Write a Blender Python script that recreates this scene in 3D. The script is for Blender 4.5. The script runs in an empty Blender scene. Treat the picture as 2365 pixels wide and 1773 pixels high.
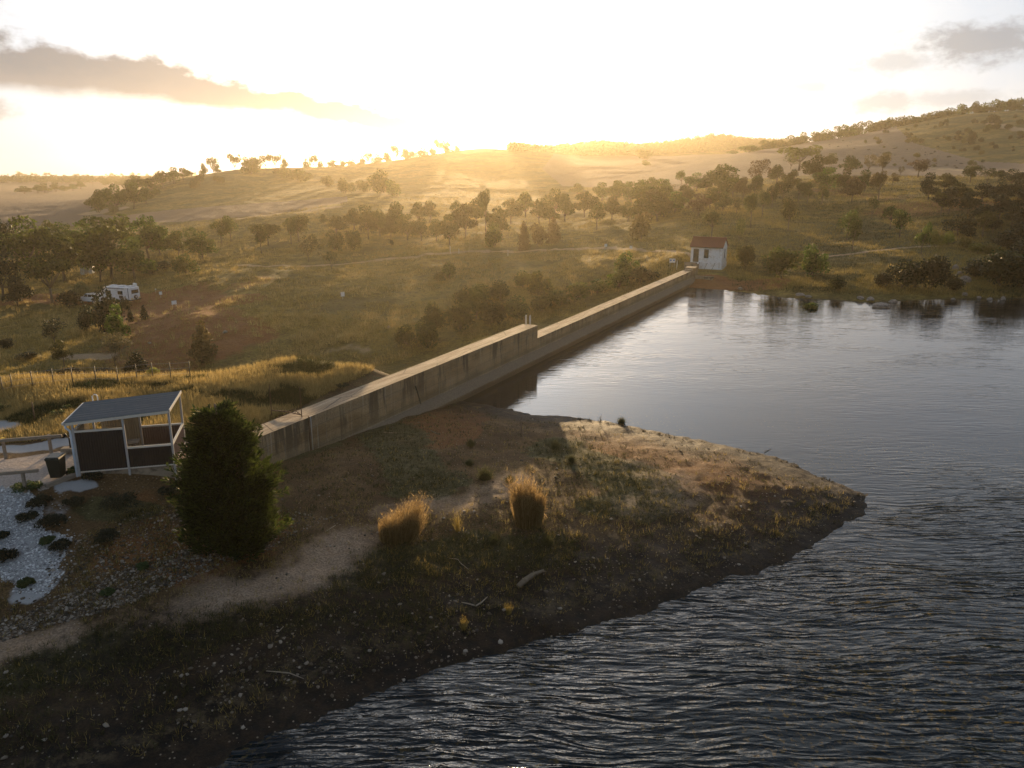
import bpy, math, random
import numpy as np
from mathutils import Vector, Matrix
R = math.radians
scene = bpy.context.scene
COL = scene.collection
# ------------------------------------------------------------------ camera, sky, sun, exposure
F, CX, CY, PITCH, CAMZ = 1786.0, 1182.5, 886.5, R(15.3), 16.0
cam_d = bpy.data.cameras.new("camera")
cam_d.sensor_fit = 'HORIZONTAL'
cam_d.angle_x = 2 * math.atan(CX / F)
cam_d.clip_start, cam_d.clip_end = 0.5, 30000
cam = bpy.data.objects.new("camera", cam_d)
COL.objects.link(cam)
cam.location = (0, 0, CAMZ)
cam.rotation_euler = (R(90) - PITCH, 0, 0)
scene.camera = cam

SUN_EL, SUN_AZ = 5.0, -2.6          # degrees; azimuth from +Y towards +X
scene.view_settings.view_transform = 'Standard'
scene.view_settings.look = 'None'
scene.view_settings.gamma = 1.0
scene.view_settings.exposure = 0.95
scene.cycles.use_denoising = True
scene.cycles.max_bounces = 8
scene.cycles.transparent_max_bounces = 8
scene.cycles.volume_bounces = 0
scene.cycles.sample_clamp_indirect = 6.0
scene.cycles.use_adaptive_sampling = True
scene.cycles.adaptive_threshold = 0.006

class NT:
    """small helper round a node tree"""
    def __init__(s, nt):
        s.nt = nt
    def n(s, typ, ins=None, **props):
        nd = s.nt.nodes.new(typ)
        for k, v in props.items():
            setattr(nd, k, v)
        for k, v in (ins or {}).items():
            if hasattr(v, 'is_output') or isinstance(v, bpy.types.NodeSocket):
                s.nt.links.new(v, nd.inputs[k])
            else:
                nd.inputs[k].default_value = v
        return nd
    def m(s, op, a, b=0.0, c=0.0, clamp=False):
        nd = s.n('ShaderNodeMath', {0: a, 1: b, 2: c}, operation=op)
        nd.use_clamp = clamp
        return nd.outputs[0]
    def mix(s, fac, a, b, blend='MIX'):
        nd = s.n('ShaderNodeMix', data_type='RGBA', blend_type=blend)
        for i, v in ((0, fac), (6, a), (7, b)):
            if isinstance(v, bpy.types.NodeSocket):
                s.nt.links.new(v, nd.inputs[i])
            else:
                nd.inputs[i].default_value = v if i == 0 else (tuple(v) + (1.0,))[:4]
        return nd.outputs[2]
    def sm(s, v, lo, hi, a=0.0, b=1.0):
        nd = s.n('ShaderNodeMapRange', {0: v, 1: lo, 2: hi, 3: a, 4: b}, interpolation_type='SMOOTHSTEP')
        return nd.outputs[0]
    def noise(s, vec, scale, detail=4.0, rough=0.55, dist=0.0, out=0):
        nd = s.n('ShaderNodeTexNoise', {'Vector': vec, 'Scale': scale, 'Detail': detail, 'Roughness': rough, 'Distortion': dist})
        return nd.outputs[out]
    def mapv(s, vec, scale=(1, 1, 1), rot=(0, 0, 0), loc=(0, 0, 0)):
        nd = s.n('ShaderNodeMapping', {'Vector': vec, 'Scale': scale, 'Rotation': rot, 'Location': loc})
        return nd.outputs[0]
    def ramp(s, fac, stops):
        nd = s.n('ShaderNodeValToRGB', {0: fac})
        el = nd.color_ramp.elements
        while len(el) < len(stops):
            el.new(0.5)
        for e, (p, c) in zip(el, stops):
            e.position = p
            e.color = (tuple(c) + (1.0,))[:4]
        return nd.outputs[0]

world = bpy.data.worlds.new("World")
scene.world = world
world.use_nodes = True
wt = world.node_tree
wt.nodes.clear()
W = NT(wt)
SKY_STRENGTH = 0.10
sky = W.n('ShaderNodeTexSky', sky_type='NISHITA', sun_disc=False)
sky.sun_elevation = R(SUN_EL)
sky.sun_rotation = R(SUN_AZ)
sky.altitude = 200
sky.air_density = 0.6
sky.dust_density = 3.0
sky.ozone_density = 1.0
dirn = W.n('ShaderNodeTexCoord').outputs['Generated']
sep = W.n('ShaderNodeSeparateXYZ', {0: dirn})
deg = 180 / math.pi
az = W.m('MULTIPLY', W.m('ARCTAN2', sep.outputs[0], sep.outputs[1]), deg)
el = W.m('MULTIPLY', W.m('ARCSINE', sep.outputs[2]), deg)
pv = W.n('ShaderNodeCombineXYZ', {0: W.m('MULTIPLY', az, 0.1), 1: W.m('MULTIPLY', el, 0.17), 2: 0.0}).outputs[0]
sunv = (math.sin(R(SUN_AZ)) * math.cos(R(SUN_EL)), math.cos(R(SUN_AZ)) * math.cos(R(SUN_EL)), math.sin(R(SUN_EL)))
dsun = W.n('ShaderNodeVectorMath', {0: dirn, 1: sunv}, operation='DOT_PRODUCT').outputs['Value']
ang = W.m('MULTIPLY', W.m('ARCCOSINE', W.m('MINIMUM', dsun, 0.99999)), deg)      # degrees away from the sun
skyc = W.n('ShaderNodeHueSaturation', {'Color': sky.outputs[0], 'Saturation': 0.85, 'Value': 1.0}).outputs[0]
# thin white veil of high cloud, thickest round the sun and fading overhead
veil_n = W.noise(pv, 1.1, 5, 0.55)
veil = W.m('MULTIPLY', W.m('MULTIPLY', W.sm(ang, 100.0, 6.0, 0.5, 1.0), W.sm(el, 18.0, 62.0, 1.0, 0.30)), W.sm(veil_n, 0.25, 0.75, 0.75, 1.05))
dz_ = W.m('SUBTRACT', az, SUN_AZ)
de_ = W.m('MULTIPLY', W.m('SUBTRACT', el, SUN_EL), 0.55)
pill = W.m('SQRT', W.m('ADD', W.m('MULTIPLY', dz_, dz_), W.m('MULTIPLY', de_, de_)))   # the bright column of veil above the sun
veil_col = W.mix(W.m('POWER', 2.718, W.m('DIVIDE', pill, -9.0)), (2.9, 3.35, 4.0), (24.0, 26.0, 28.0))
c1 = W.mix(W.m('MULTIPLY', veil, 0.93), skyc, veil_col)
# the long grey bank of cloud to the left of the sun
n1 = W.noise(pv, 1.6, 7, 0.6)
n2 = W.noise(pv, 5.0, 5, 0.6)
nn = W.m('ADD', W.m('MULTIPLY', W.m('SUBTRACT', n1, 0.5), 3.6), W.m('MULTIPLY', W.m('SUBTRACT', n2, 0.5), 2.2))
cen = W.m('ADD', W.m('ADD', 1.60, W.m('MULTIPLY', az, -0.232)), W.m('MULTIPLY', W.m('MULTIPLY', az, az), -0.0028))
hw = W.sm(az, -34.0, -4.0, 1.45, 0.75)
up = W.m('SUBTRACT', el, cen)
up2 = W.m('ADD', up, W.m('MULTIPLY', nn, W.sm(up, -1.2, 1.0, 0.25, 1.0)))
band = W.m('DIVIDE', W.m('ABSOLUTE', up2), hw)
bmask = W.m('MULTIPLY', W.sm(band, 1.25, 0.55), W.sm(az, -1.5, -6.0))
# loose puffs: low right, mid left and a flat streak right of the sun
n3 = W.noise(pv, 11.0, 6, 0.65)
def puff(a0, e0, ra, re, amt, k=1.4):
    dx = W.m('DIVIDE', W.m('SUBTRACT', az, a0), ra)
    dy = W.m('DIVIDE', W.m('SUBTRACT', el, e0), re)
    d = W.m('SQRT', W.m('ADD', W.m('MULTIPLY', dx, dx), W.m('MULTIPLY', dy, dy)))
    d = W.m('ADD', d, W.m('ADD', W.m('MULTIPLY', nn, k * 0.36), W.m('MULTIPLY', W.m('SUBTRACT', n3, 0.5), 1.3)))
    return W.m('MULTIPLY', W.sm(d, 1.15, 0.2), amt)
pm = None
for p in ((-13.0, 6.0, 3.2, 0.9, .75), (-16.5, 8.2, 4.0, .8, .30), (-33, 3.6, 2.2, .8, .7), (-34, 9.6, 3.2, 1.4, .5),
          (8.0, 2.95, 6.0, .55, .75), (24, 4.2, 3.6, .75, .45), (29.5, 7.4, 4.6, 1.4, .72), (25, 6.6, 3.2, .9, .42),
          (17.5, 4.6, 2.4, .5, .35), (20, 5.4, 2.0, .5, .4), (28, 4.4, 4, .5, .35), (-10, 7.6, 2.2, .6, .3)):
    q = puff(*p)
    pm = q if pm is None else W.m('MAXIMUM', pm, q)
cmask = W.m('MAXIMUM', bmask, pm)
ccol = W.mix(W.sm(ang, 5.0, 30.0), (2.3, 2.05, 1.9), (1.50, 1.52, 1.60))
ccol = W.mix(W.m('MULTIPLY', W.sm(up2, 0.4, -1.1), 0.4), ccol, (2.9, 2.45, 2.1))
c2 = W.mix(W.m('MULTIPLY', cmask, 0.95), c1, ccol)
bg = W.n('ShaderNodeBackground', {'Color': c2, 'Strength': SKY_STRENGTH})
wo = W.n('ShaderNodeOutputWorld')
wt.links.new(bg.outputs[0], wo.inputs['Surface'])

sun_d = bpy.data.lights.new("sun", 'SUN')
sun_d.energy = 5.0
sun_d.angle = R(0.5)
sun_d.color = (1.0, 0.69, 0.36)
sun = bpy.data.objects.new("sun", sun_d)
COL.objects.link(sun)
sun.rotation_euler = (-Vector(sunv)).to_track_quat('-Z', 'Y').to_euler()

# ------------------------------------------------------------------ from the picture to the place
def ray(u, v):
    x, y = (u - CX) / F, (v - CY) / F
    c, s = math.cos(PITCH), math.sin(PITCH)
    return np.array([x, c - s * y, -(s + c * y)])
def at_d(u, v, d):
    return np.array([0, 0, CAMZ]) + ray(u, v) * d
def at_z(u, v, z):
    r = ray(u, v)
    return np.array([0, 0, CAMZ]) + r * ((z - CAMZ) / r[2])
CREST, CREST_LOW, FLOORZ = 3.1, 1.95, 3.1
DA = at_z(605, 1007, CREST)[:2]
DC = at_z(1601, 624, CREST_LOW)[:2]
DL = float(np.linalg.norm(DC - DA))
DE = (DC - DA) / DL                      # along the dam
DN = np.array([DE[1], -DE[0]])           # towards the reservoir
DB = float(np.dot(at_z(1253, 752, CREST)[:2] - DA, DE))   # where the crest steps down

def seg_dist(P, pts):
    """distance from points P (n,2) to an open polyline"""
    out = np.full(len(P), 1e9)
    for a, b in zip(pts[:-1], pts[1:]):
        ab = b - a
        t = np.clip(((P - a) @ ab) / max(1e-9, ab @ ab), 0, 1)
        out = np.minimum(out, np.hypot(*(P - a - t[:, None] * ab).T))
    return out
def inside(P, poly):
    c = np.zeros(len(P), bool)
    n = len(poly)
    for i in range(n):
        a, b = poly[i], poly[(i + 1) % n]
        if a[1] == b[1]:
            continue
        k = ((a[1] > P[:, 1]) != (b[1] > P[:, 1])) & (P[:, 0] < (b[0] - a[0]) * (P[:, 1] - a[1]) / (b[1] - a[1]) + a[0])
        c ^= k
    return c
near_px = [(1053, 927), (1120, 936), (1183, 949), (1224, 958), (1277, 962), (1345, 969), (1413, 977), (1492, 996), (1560, 1008), (1625, 1022),
           (1700, 1036), (1771, 1052), (1835, 1072), (1897, 1103), (1950, 1123), (1985, 1140), (1998, 1158), (1991, 1186), (1970, 1200), (1933, 1218), (1843, 1273),
           (1734, 1316), (1662, 1336), (1589, 1367), (1481, 1402), (1396, 1428), (1324, 1454), (1240, 1475), (1154, 1497), (1048, 1530), (930, 1575),
           (800, 1625), (724, 1645), (615, 1690), (520, 1738), (430, 1790)]
near_sh = [at_z(u, v, 0)[:2] for u, v in near_px]
far_px = [(1587, 672), (1640, 676), (1700, 680), (1760, 686), (1812, 690), (1860, 692), (1912, 694), (1970, 698), (2012, 701), (2062, 699), (2150, 695), (2237, 692), (2365, 691), (2600, 690)]
far_sh = [at_z(u, v, 0)[:2] for u, v in far_px]
tail = [np.array(p, float) for p in ((-16, 13), (-30, 6), (-70, -10), (-90, -120))]
water_poly = near_sh + tail + [np.array((260., -120.)), np.array((260., 100.))] + far_sh[::-1]
shore_line = near_sh + tail
def shore_sd(P):
    d = np.minimum(seg_dist(P, shore_line), seg_dist(P, far_sh))
    # the dam face closes the water between the two shores
    s = (P - DA) @ DN
    return np.where(inside(P, water_poly) & (s > 0), -d, d)

def tps_fit(pts, lam=1e-4):
    """thin-plate spline of z over (bearing, log distance)"""
    X = np.array([(math.atan2(p[0], p[1]) * 2.2, math.log(math.hypot(p[0], p[1]))) for p in pts])
    z = np.array([p[2] for p in pts], float)
    n = len(X)
    D = np.linalg.norm(X[:, None] - X[None], axis=2)
    K = np.where(D > 0, D * D * np.log(np.maximum(D, 1e-9)), 0) + lam * np.eye(n)
    Pm = np.c_[np.ones(n), X]
    A = np.block([[K, Pm], [Pm.T, np.zeros((3, 3))]])
    w = np.linalg.solve(A, np.r_[z, 0, 0, 0])
    return X, w
def tps_eval(fit, th, lr):
    X, w = fit
    out = w[-3] + w[-2] * th + w[-1] * lr
    for i in range(len(X)):
        d2 = (th - X[i, 0]) ** 2 + (lr - X[i, 1]) ** 2
        out = out + w[i] * 0.5 * d2 * np.log(np.maximum(d2, 1e-14))
    return out
# pixel + distance along the view axis: the ground as the photograph shows it beyond the dam
FARP = [(1665, 623, 122), (1600, 612, 122), (1900, 640, 112), (2200, 640, 112), (2365, 640, 112), (1850, 590, 140), (2150, 570, 142), (2340, 575, 140), (1700, 520, 185),
        (2000, 500, 190), (2250, 500, 172), (2365, 480, 175), (1900, 430, 250), (2100, 420, 260), (2330, 420, 240), (1700, 420, 300), (1500, 440, 320),
        (1900, 345, 480), (2200, 345, 450), (2365, 340, 420),
        (1725, 353, 600), (1840, 336, 612), (1953, 318, 620), (2062, 294, 640), (2200, 268, 660), (2365, 254, 680), (2600, 246, 700),
        (1725, 375, 900), (1953, 345, 900), (2200, 300, 900), (2365, 285, 900),
        (1400, 334, 1250), (1500, 341, 1300), (1560, 334, 1300), (1660, 318, 1350), (1740, 327, 1350), (1800, 330, 1350), (1300, 345, 1150),
        (1500, 364, 800), (1620, 358, 760), (1350, 366, 800), (1400, 400, 480), (1500, 400, 480), (1600, 385, 470), (1450, 375, 640), (1620, 368, 620),
        (1107, 343, 750), (1200, 349, 850), (1040, 355, 700), (960, 368, 670), (903, 376, 650), (830, 384, 620), (750, 389, 600), (680, 391, 570), (620, 392, 560), (550, 394, 540),
        (480, 401, 525), (425, 410, 510), (357, 437, 470), (280, 475, 400), (250, 495, 360),
        (800, 440, 380), (1000, 440, 380), (1000, 400, 500), (1200, 400, 520), (1300, 440, 380), (650, 440, 400), (500, 445, 430), (600, 412, 500), (800, 408, 520),
        (900, 540, 205), (1200, 560, 188), (700, 500, 245), (600, 480, 300), (500, 490, 300), (400, 500, 310), (1400, 540, 190), (1550, 530, 185),
        (1450, 620, 132), (1550, 605, 126), (1400, 600, 140), (1300, 560, 180), (1200, 650, 136), (1000, 680, 128), (1100, 580, 172), (800, 600, 170), (600, 600, 172), (900, 700, 122), (900, 760, 104),
        (700, 650, 145), (500, 640, 152), (450, 700, 132), (300, 690, 150), (100, 690, 152), (0, 700, 152), (620, 700, 125), (440, 740, 112), (440, 835, 97), (150, 842, 95), (0, 842, 95), (600, 800, 100),
        (700, 760, 106), (350, 600, 190), (100, 600, 200), (-200, 600, 200), (-300, 700, 150), (1300, 700, 118), (1100, 720, 112)]
FARW = []
for th, d, z in [(-33, 300, -3.5), (-25, 290, -3), (-33, 700, -3), (-25, 700, -2.5), (-33, 1500, -2), (-22, 1500, -2), (-45, 700, -3), (-45, 300, -4), (-33, 2600, 6.5), (-25, 2600, 7), (-20, 2600, 8.5), (-45, 2600, 6),
                 (-33, 5000, -30), (-20, 5000, -20), (0, 5000, 0), (20, 5000, 0), (36, 5000, 0), (0, 2600, 30), (20, 2600, 40), (36, 2600, 40), (-10, 1200, 8), (-12, 1800, 2),
                 (45, 160, 3), (45, 400, 20), (45, 700, 60)]:
    FARW.append((d * math.sin(R(th)), d * math.cos(R(th)), z))
far3 = [at_d(*p) for p in FARP]
BANK = [(0, 866, 51.8), (230, 866, 51.6), (400, 865, 51.6), (500, 862, 52.4), (590, 846, 53), (680, 828, 54.6), (760, 836, 53.5), (838, 852, 50.5), (-250, 868, 52)]
bank3 = [at_d(*p) for p in BANK]
bank3 += [np.array(p, float) for p in ((-16, 37, 3.0), (-20, 40, 2.95), (-14, 44, 2.9), (-24, 36, 3.05), (-28, 33, 3.05), (-18, 33.5, 3.05), (-22, 44, 2.75), (-30, 42, 2.7), (-40, 36, 3.0), (-11, 46, 2.95), (-45, 44, 2.7),
                                       (-24, 30, 3.0), (-21, 31, 3.0), (-30, 28, 2.9), (-40, 25, 3.0))]
gully = []
for x, y, z in ((-40, 60, -2.2), (-30, 61, -2.2), (-22, 62, -2.2), (-14, 63, -2.0), (-8, 60, -1.5), (-40, 72, -6.8), (-28, 74, -6.8), (-16, 76, -6.5), (-6, 72, -5.6), (-45, 84, -7.4), (-25, 84, -7.2),
                (0, 78, -5.6), (-4, 66, -3.5), (8, 90, -4.6), (16, 103, -3.0), (21, 110, -1.4), (0, 90, -5.2), (8, 102, -4), (25.5, 117, 0.5), (-1, 68, -4), (6, 84, -5), (12, 95, -4)):
    gully.append(np.array((x, y, z), float))
left_low = [np.array(p, float) for p in ((-20, 27, 1.9), (-17.5, 25, 1.5), (-24, 24, 1.9), (-14, 20, 1.3), (-25, 15, 1.6), (-18.5, 29.2, 2.45), (-21.5, 28.2, 2.45), (-60, 20, 3), (-40, 10, 2), (-15, 29.5, 2.15))]
fitL = tps_fit(far3 + FARW + bank3 + gully + left_low)
pen = [np.array(p, float) for p in ((-12, 36, 1.5), (-9, 40, 1.35), (-5, 46, 1.1), (-1, 54, .7), (-12, 32, 1.7), (-8, 30, 1.55), (-4, 34, 1.35), (1, 36, 1.15), (4, 33, 1.1), (0, 44, .95), (6, 40, .9), (10, 34, .9), (-5, 25, 1.5), (-11, 26, 1.75),
                                    (14, 33, .85), (10, 26, 1.0), (-12, 20, 1.4), (20, 30, 1.0), (-8, 18, 1.3), (20, 60, 1), (40, 60, 1), (30, 80, 1), (60, 80, 1), (30, 20, 1), (-14.8, 31.5, 2.2), (-13.6, 34.2, 1.7))]
fitR = tps_fit(far3 + FARW + pen + left_low + [np.array(p, float) for p in ((27, 118, 1.2), (24, 119, 0.6))])

rng = np.random.default_rng(7)
PERM = rng.random((256, 256))
def vnoise(x, y):
    xi, yi = np.floor(x).astype(int), np.floor(y).astype(int)
    fx, fy = x - xi, y - yi
    fx, fy = fx * fx * (3 - 2 * fx), fy * fy * (3 - 2 * fy)
    g = lambda i, j: PERM[(xi + i) & 255, (yi + j) & 255]
    return (g(0, 0) * (1 - fx) + g(1, 0) * fx) * (1 - fy) + (g(0, 1) * (1 - fx) + g(1, 1) * fx) * fy - 0.5
def fbm(x, y, o=4):
    s, a = 0, 1
    for k in range(o):
        s = s + a * vnoise(x * 2 ** k + 17 * k, y * 2 ** k - 9 * k)
        a *= 0.5
    return s
def sstep(x, a, b):
    t = np.clip((x - a) / (b - a), 0, 1)
    return t * t * (3 - 2 * t)

HOUSE0 = at_d(1640, 625, 121.5)
def height(P):
    x, y = P[:, 0], P[:, 1]
    d = np.hypot(x, y)
    th = np.clip(np.arctan2(x, y), -1.05, 1.05) * 2.2
    lr = np.log(np.maximum(d, 9.0))
    hl, hr = tps_eval(fitL, th, lr), tps_eval(fitR, th, lr)
    t = (P - DA) @ DE
    s = (P - DA) @ DN + 0.55
    wid = 0.35 + np.maximum(0, -t - 3.5) * 0.8 + np.maximum(0, t - DL) * 0.5
    wl = sstep(-s / wid, -1, 1)
    sd = shore_sd(P) + 0.12
    n_big = fbm(x / 26, y / 26, 4) * 0.9 * sstep(d, 80, 140) * (1 - sstep(d, 260, 420)) + fbm(x / 60, y / 60, 3) * 2.0 * sstep(d, 260, 500) * (1 - 0.6 * sstep(d, 1000, 1600))
    n_sm = fbm(x / 3.1, y / 3.1, 4) * (0.12 + 0.35 * sstep(d, 50, 110)) * sstep(np.abs(s), 0.3, 3)
    land = hr * (1 - np.exp(-np.maximum(sd, 0) / 5.5)) + n_big + fbm(x / 2.3, y / 2.3, 4) * 0.10 * sstep(sd, 0, 3)
    hr2 = np.where(sd > 0, land + 0.02, -np.minimum(-sd * 0.13, 3.0) - 0.01) + fbm(x / 0.9, y / 0.9, 3) * 0.11 * sstep(d, 400, 100)
    hl2 = hl + n_big + n_sm
    # the bank stays below the dam crest
    lim = np.where(t < DB, CREST, CREST_LOW) - 0.16 + 0.22 * np.maximum(0, -(s - 0.55) - 1.42)
    hl2 = np.where((t > -4.5) & (t < DL + 1), np.minimum(hl2, lim), hl2)
    # level ground in front of the pump house
    wh = 1 - sstep(np.hypot(x - HOUSE0[0], y - HOUSE0[1]), 3.6, 8.0)
    hl2 = hl2 * (1 - wh) + (HOUSE0[2] + 0.04 * n_big) * wh
    hr2 = np.where(sd > 0, hr2 * (1 - wh) + np.minimum(HOUSE0[2], 0.16 * np.maximum(sd, 0)) * wh, hr2)
    return hl2 * wl + hr2 * (1 - wl), sd, wl

# polar ground sheet: fine where the view looks, coarse behind
azf = np.arange(-45, 45.001, 0.115)
aza = R(1) * np.concatenate([np.arange(-180, -45, 3.0), azf, np.arange(48, 180, 3.0)])
rad = np.concatenate([[2.0, 5.0, 8.0], np.exp(np.arange(math.log(10.5), math.log(3400), 0.0085))])
AZ, RD = np.meshgrid(aza, rad, indexing='ij')
GP = np.c_[(RD * np.sin(AZ)).ravel(), (RD * np.cos(AZ)).ravel()]
GH, GSD, GWL = height(GP)
NA, NR = AZ.shape
i0 = int(np.argmin(np.abs(aza - R(-45))))
LR0, LRS = math.log(10.5), 0.0085
Hgrid, SDgrid = GH.reshape(NA, NR), GSD.reshape(NA, NR)
def look(grid, x, y):
    a = (np.degrees(np.arctan2(x, y)) + 45) / 0.115
    r = (np.log(np.maximum(np.hypot(x, y), 10.6)) - LR0) / LRS
    a = np.clip(a, 0, len(azf) - 1.001)
    r = np.clip(r, 0, NR - 3 - 1.001)
    ai, ri = a.astype(int), r.astype(int)
    fa, fr = a - ai, r - ri
    ai = ai + i0
    ri = ri + 3
    return (grid[ai, ri] * (1 - fa) + grid[ai + 1, ri] * fa) * (1 - fr) + (grid[ai, ri + 1] * (1 - fa) + grid[ai + 1, ri + 1] * fa) * fr
def hz(x, y):
    return float(look(Hgrid, np.array([x]), np.array([y]))[0])
TS = np.exp(np.linspace(math.log(16), math.log(3300), 900))
def ground_px(us, vs, skip_to=0.0):
    """where the view through each picture point meets the ground (nan: it does not)"""
    us, vs = np.asarray(us, float), np.asarray(vs, float)
    x, yy = (us - CX) / F, (vs - CY) / F
    c, s = math.cos(PITCH), math.sin(PITCH)
    fw, dn = c - s * yy, s + c * yy
    out = np.full((len(us), 3), np.nan)
    prev = np.ones(len(us)) * 5
    pt = TS[0]
    done = np.zeros(len(us), bool)
    for t in TS:
        g = CAMZ - dn * t - look(Hgrid, x * t, fw * t)
        hit = (~done) & (g <= 0) & (t > skip_to)
        if hit.any():
            k = prev[hit] / np.maximum(prev[hit] - g[hit], 1e-6)
            tt = pt + np.clip(k, 0, 1) * (t - pt)
            X, Y = x[hit] * tt, fw[hit] * tt
            out[hit] = np.c_[X, Y, look(Hgrid, X, Y)]
            done |= hit
        prev, pt = g, t
    return out
def G(u, v, skip_to=0.0):
    return ground_px([u], [v], skip_to)[0]
# ------------------------------------------------------------------ builders
def tag(o, label=None, cat=None, group=None, kind=None):
    for k, v in (('label', label), ('category', cat), ('group', group), ('kind', kind)):
        if v:
            o[k] = v
    return o
def mesh_np(name, V, Fs, mat=None, parent=None, smooth=False):
    """V (n,3); Fs (m,k) all faces with k corners"""
    me = bpy.data.meshes.new(name)
    V = np.asarray(V, np.float32)
    Fs = np.asarray(Fs, np.int32)
    m, k = Fs.shape
    me.vertices.add(len(V))
    me.vertices.foreach_set('co', V.ravel())
    me.loops.add(m * k)
    me.loops.foreach_set('vertex_index', Fs.ravel())
    me.polygons.add(m)
    me.polygons.foreach_set('loop_start', np.arange(0, m * k, k, dtype=np.int32))
    if smooth:
        me.polygons.foreach_set('use_smooth', np.ones(m, bool))
    me.update(calc_edges=True)
    if mat:
        me.materials.append(mat)
    return link(name, me, parent)
def link(name, me, parent=None):
    o = bpy.data.objects.new(name, me)
    COL.objects.link(o)
    if parent is not None:
        o.parent = parent
    return o
def thing(name, label, cat, loc=(0, 0, 0), rz=0.0, group=None):
    o = bpy.data.objects.new(name, None)
    COL.objects.link(o)
    o.location = loc
    o.rotation_euler = (0, 0, rz)
    o.empty_display_size = 0.3
    return tag(o, label, cat, group)

class MB:
    """collects boxes, prisms, tubes into one mesh"""
    def __init__(s):
        s.v, s.f, s.sm = [], [], []
    def add(s, vs, fs, smooth=False):
        b = len(s.v)
        s.v += [tuple(map(float, p)) for p in vs]
        s.f += [tuple(b + i for i in f) for f in fs]
        s.sm += [smooth] * len(fs)
        return s
    def box(s, x0, x1, y0, y1, z0, z1, M=None):
        vs = [(x, y, z) for z in (z0, z1) for y in (y0, y1) for x in (x0, x1)]
        if M:
            vs = [M @ Vector(p) for p in vs]
        return s.add(vs, [(0, 2, 3, 1), (4, 5, 7, 6), (0, 1, 5, 4), (2, 6, 7, 3), (0, 4, 6, 2), (1, 3, 7, 5)])
    def bar(s, a, b, w, h=None, up=(0, 0, 1)):
        """square bar from a to b"""
        a, b = Vector(a), Vector(b)
        d = (b - a).normalized()
        u = Vector(up)
        if abs(d.dot(u)) > 0.95:
            u = Vector((0, 1, 0))
        x = d.cross(u).normalized() * (w / 2)
        y = x.cross(d).normalized() * ((h or w) / 2)
        vs = [p + q for p in (a, b) for q in (-x - y, x - y, x + y, -x + y)]
        return s.add(vs, [(3, 2, 1, 0), (4, 5, 6, 7), (0, 1, 5, 4), (1, 2, 6, 5), (2, 3, 7, 6), (3, 0, 4, 7)])
    def tube(s, pts, rad, n=8, cap=True, smooth=True):
        pts = [Vector(p) for p in pts]
        rs = rad if isinstance(rad, (list, tuple)) else [rad] * len(pts)
        vs, fs = [], []
        for i, p in enumerate(pts):
            d = (pts[min(i + 1, len(pts) - 1)] - pts[max(i - 1, 0)]).normalized()
            u = Vector((0, 0, 1)) if abs(d.z) < 0.9 else Vector((1, 0, 0))
            x = d.cross(u).normalized()
            y = d.cross(x).normalized()
            vs += [p + (x * math.cos(2 * math.pi * k / n) + y * math.sin(2 * math.pi * k / n)) * rs[i] for k in range(n)]
        for i in range(len(pts) - 1):
            for k in range(n):
                fs.append((i * n + k, i * n + (k + 1) % n, (i + 1) * n + (k + 1) % n, (i + 1) * n + k))
        if cap:
            fs += [tuple(range(n)), tuple((len(pts) - 1) * n + k for k in reversed(range(n)))]
        return s.add(vs, fs, smooth)
    def prism(s, poly, y0, y1, caps=(True, True)):
        """poly in (x,z) swept along y"""
        n = len(poly)
        vs = [(x, y0, z) for x, z in poly] + [(x, y1, z) for x, z in poly]
        fs = [(i, (i + 1) % n, n + (i + 1) % n, n + i) for i in range(n)]
        if caps[0]:
            fs.append(tuple(reversed(range(n))))
        if caps[1]:
            fs.append(tuple(range(n, 2 * n)))
        return s.add(vs, fs)
    def sweep_x(s, poly, xs, caps=(True, True)):
        """poly in (y,z) swept along x through the stations xs"""
        n = len(poly)
        vs = [(x, y, z) for x in xs for y, z in poly]
        fs = []
        for j in range(len(xs) - 1):
            fs += [(j * n + i, (j + 1) * n + i, (j + 1) * n + (i + 1) % n, j * n + (i + 1) % n) for i in range(n)]
        if caps[0]:
            fs.append(tuple(range(n)))
        if caps[1]:
            fs.append(tuple((len(xs) - 1) * n + i for i in reversed(range(n))))
        return s.add(vs, fs)
    def build(s, name, mat=None, parent=None, bevel=0.0, fix=True):
        me = bpy.data.meshes.new(name)
        me.from_pydata(s.v, [], s.f)
        me.polygons.foreach_set('use_smooth', s.sm)
        if mat:
            me.materials.append(mat)
        if fix:
            import bmesh
            bm = bmesh.new()
            bm.from_mesh(me)
            bmesh.ops.recalc_face_normals(bm, faces=bm.faces)
            if bevel:
                bmesh.ops.bevel(bm, geom=[e for e in bm.edges if len(e.link_faces) == 2 and e.calc_face_angle(0) > 0.6], offset=bevel, segments=1, affect='EDGES')
            bm.to_mesh(me)
            bm.free()
        me.update()
        return link(name, me, parent)

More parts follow.
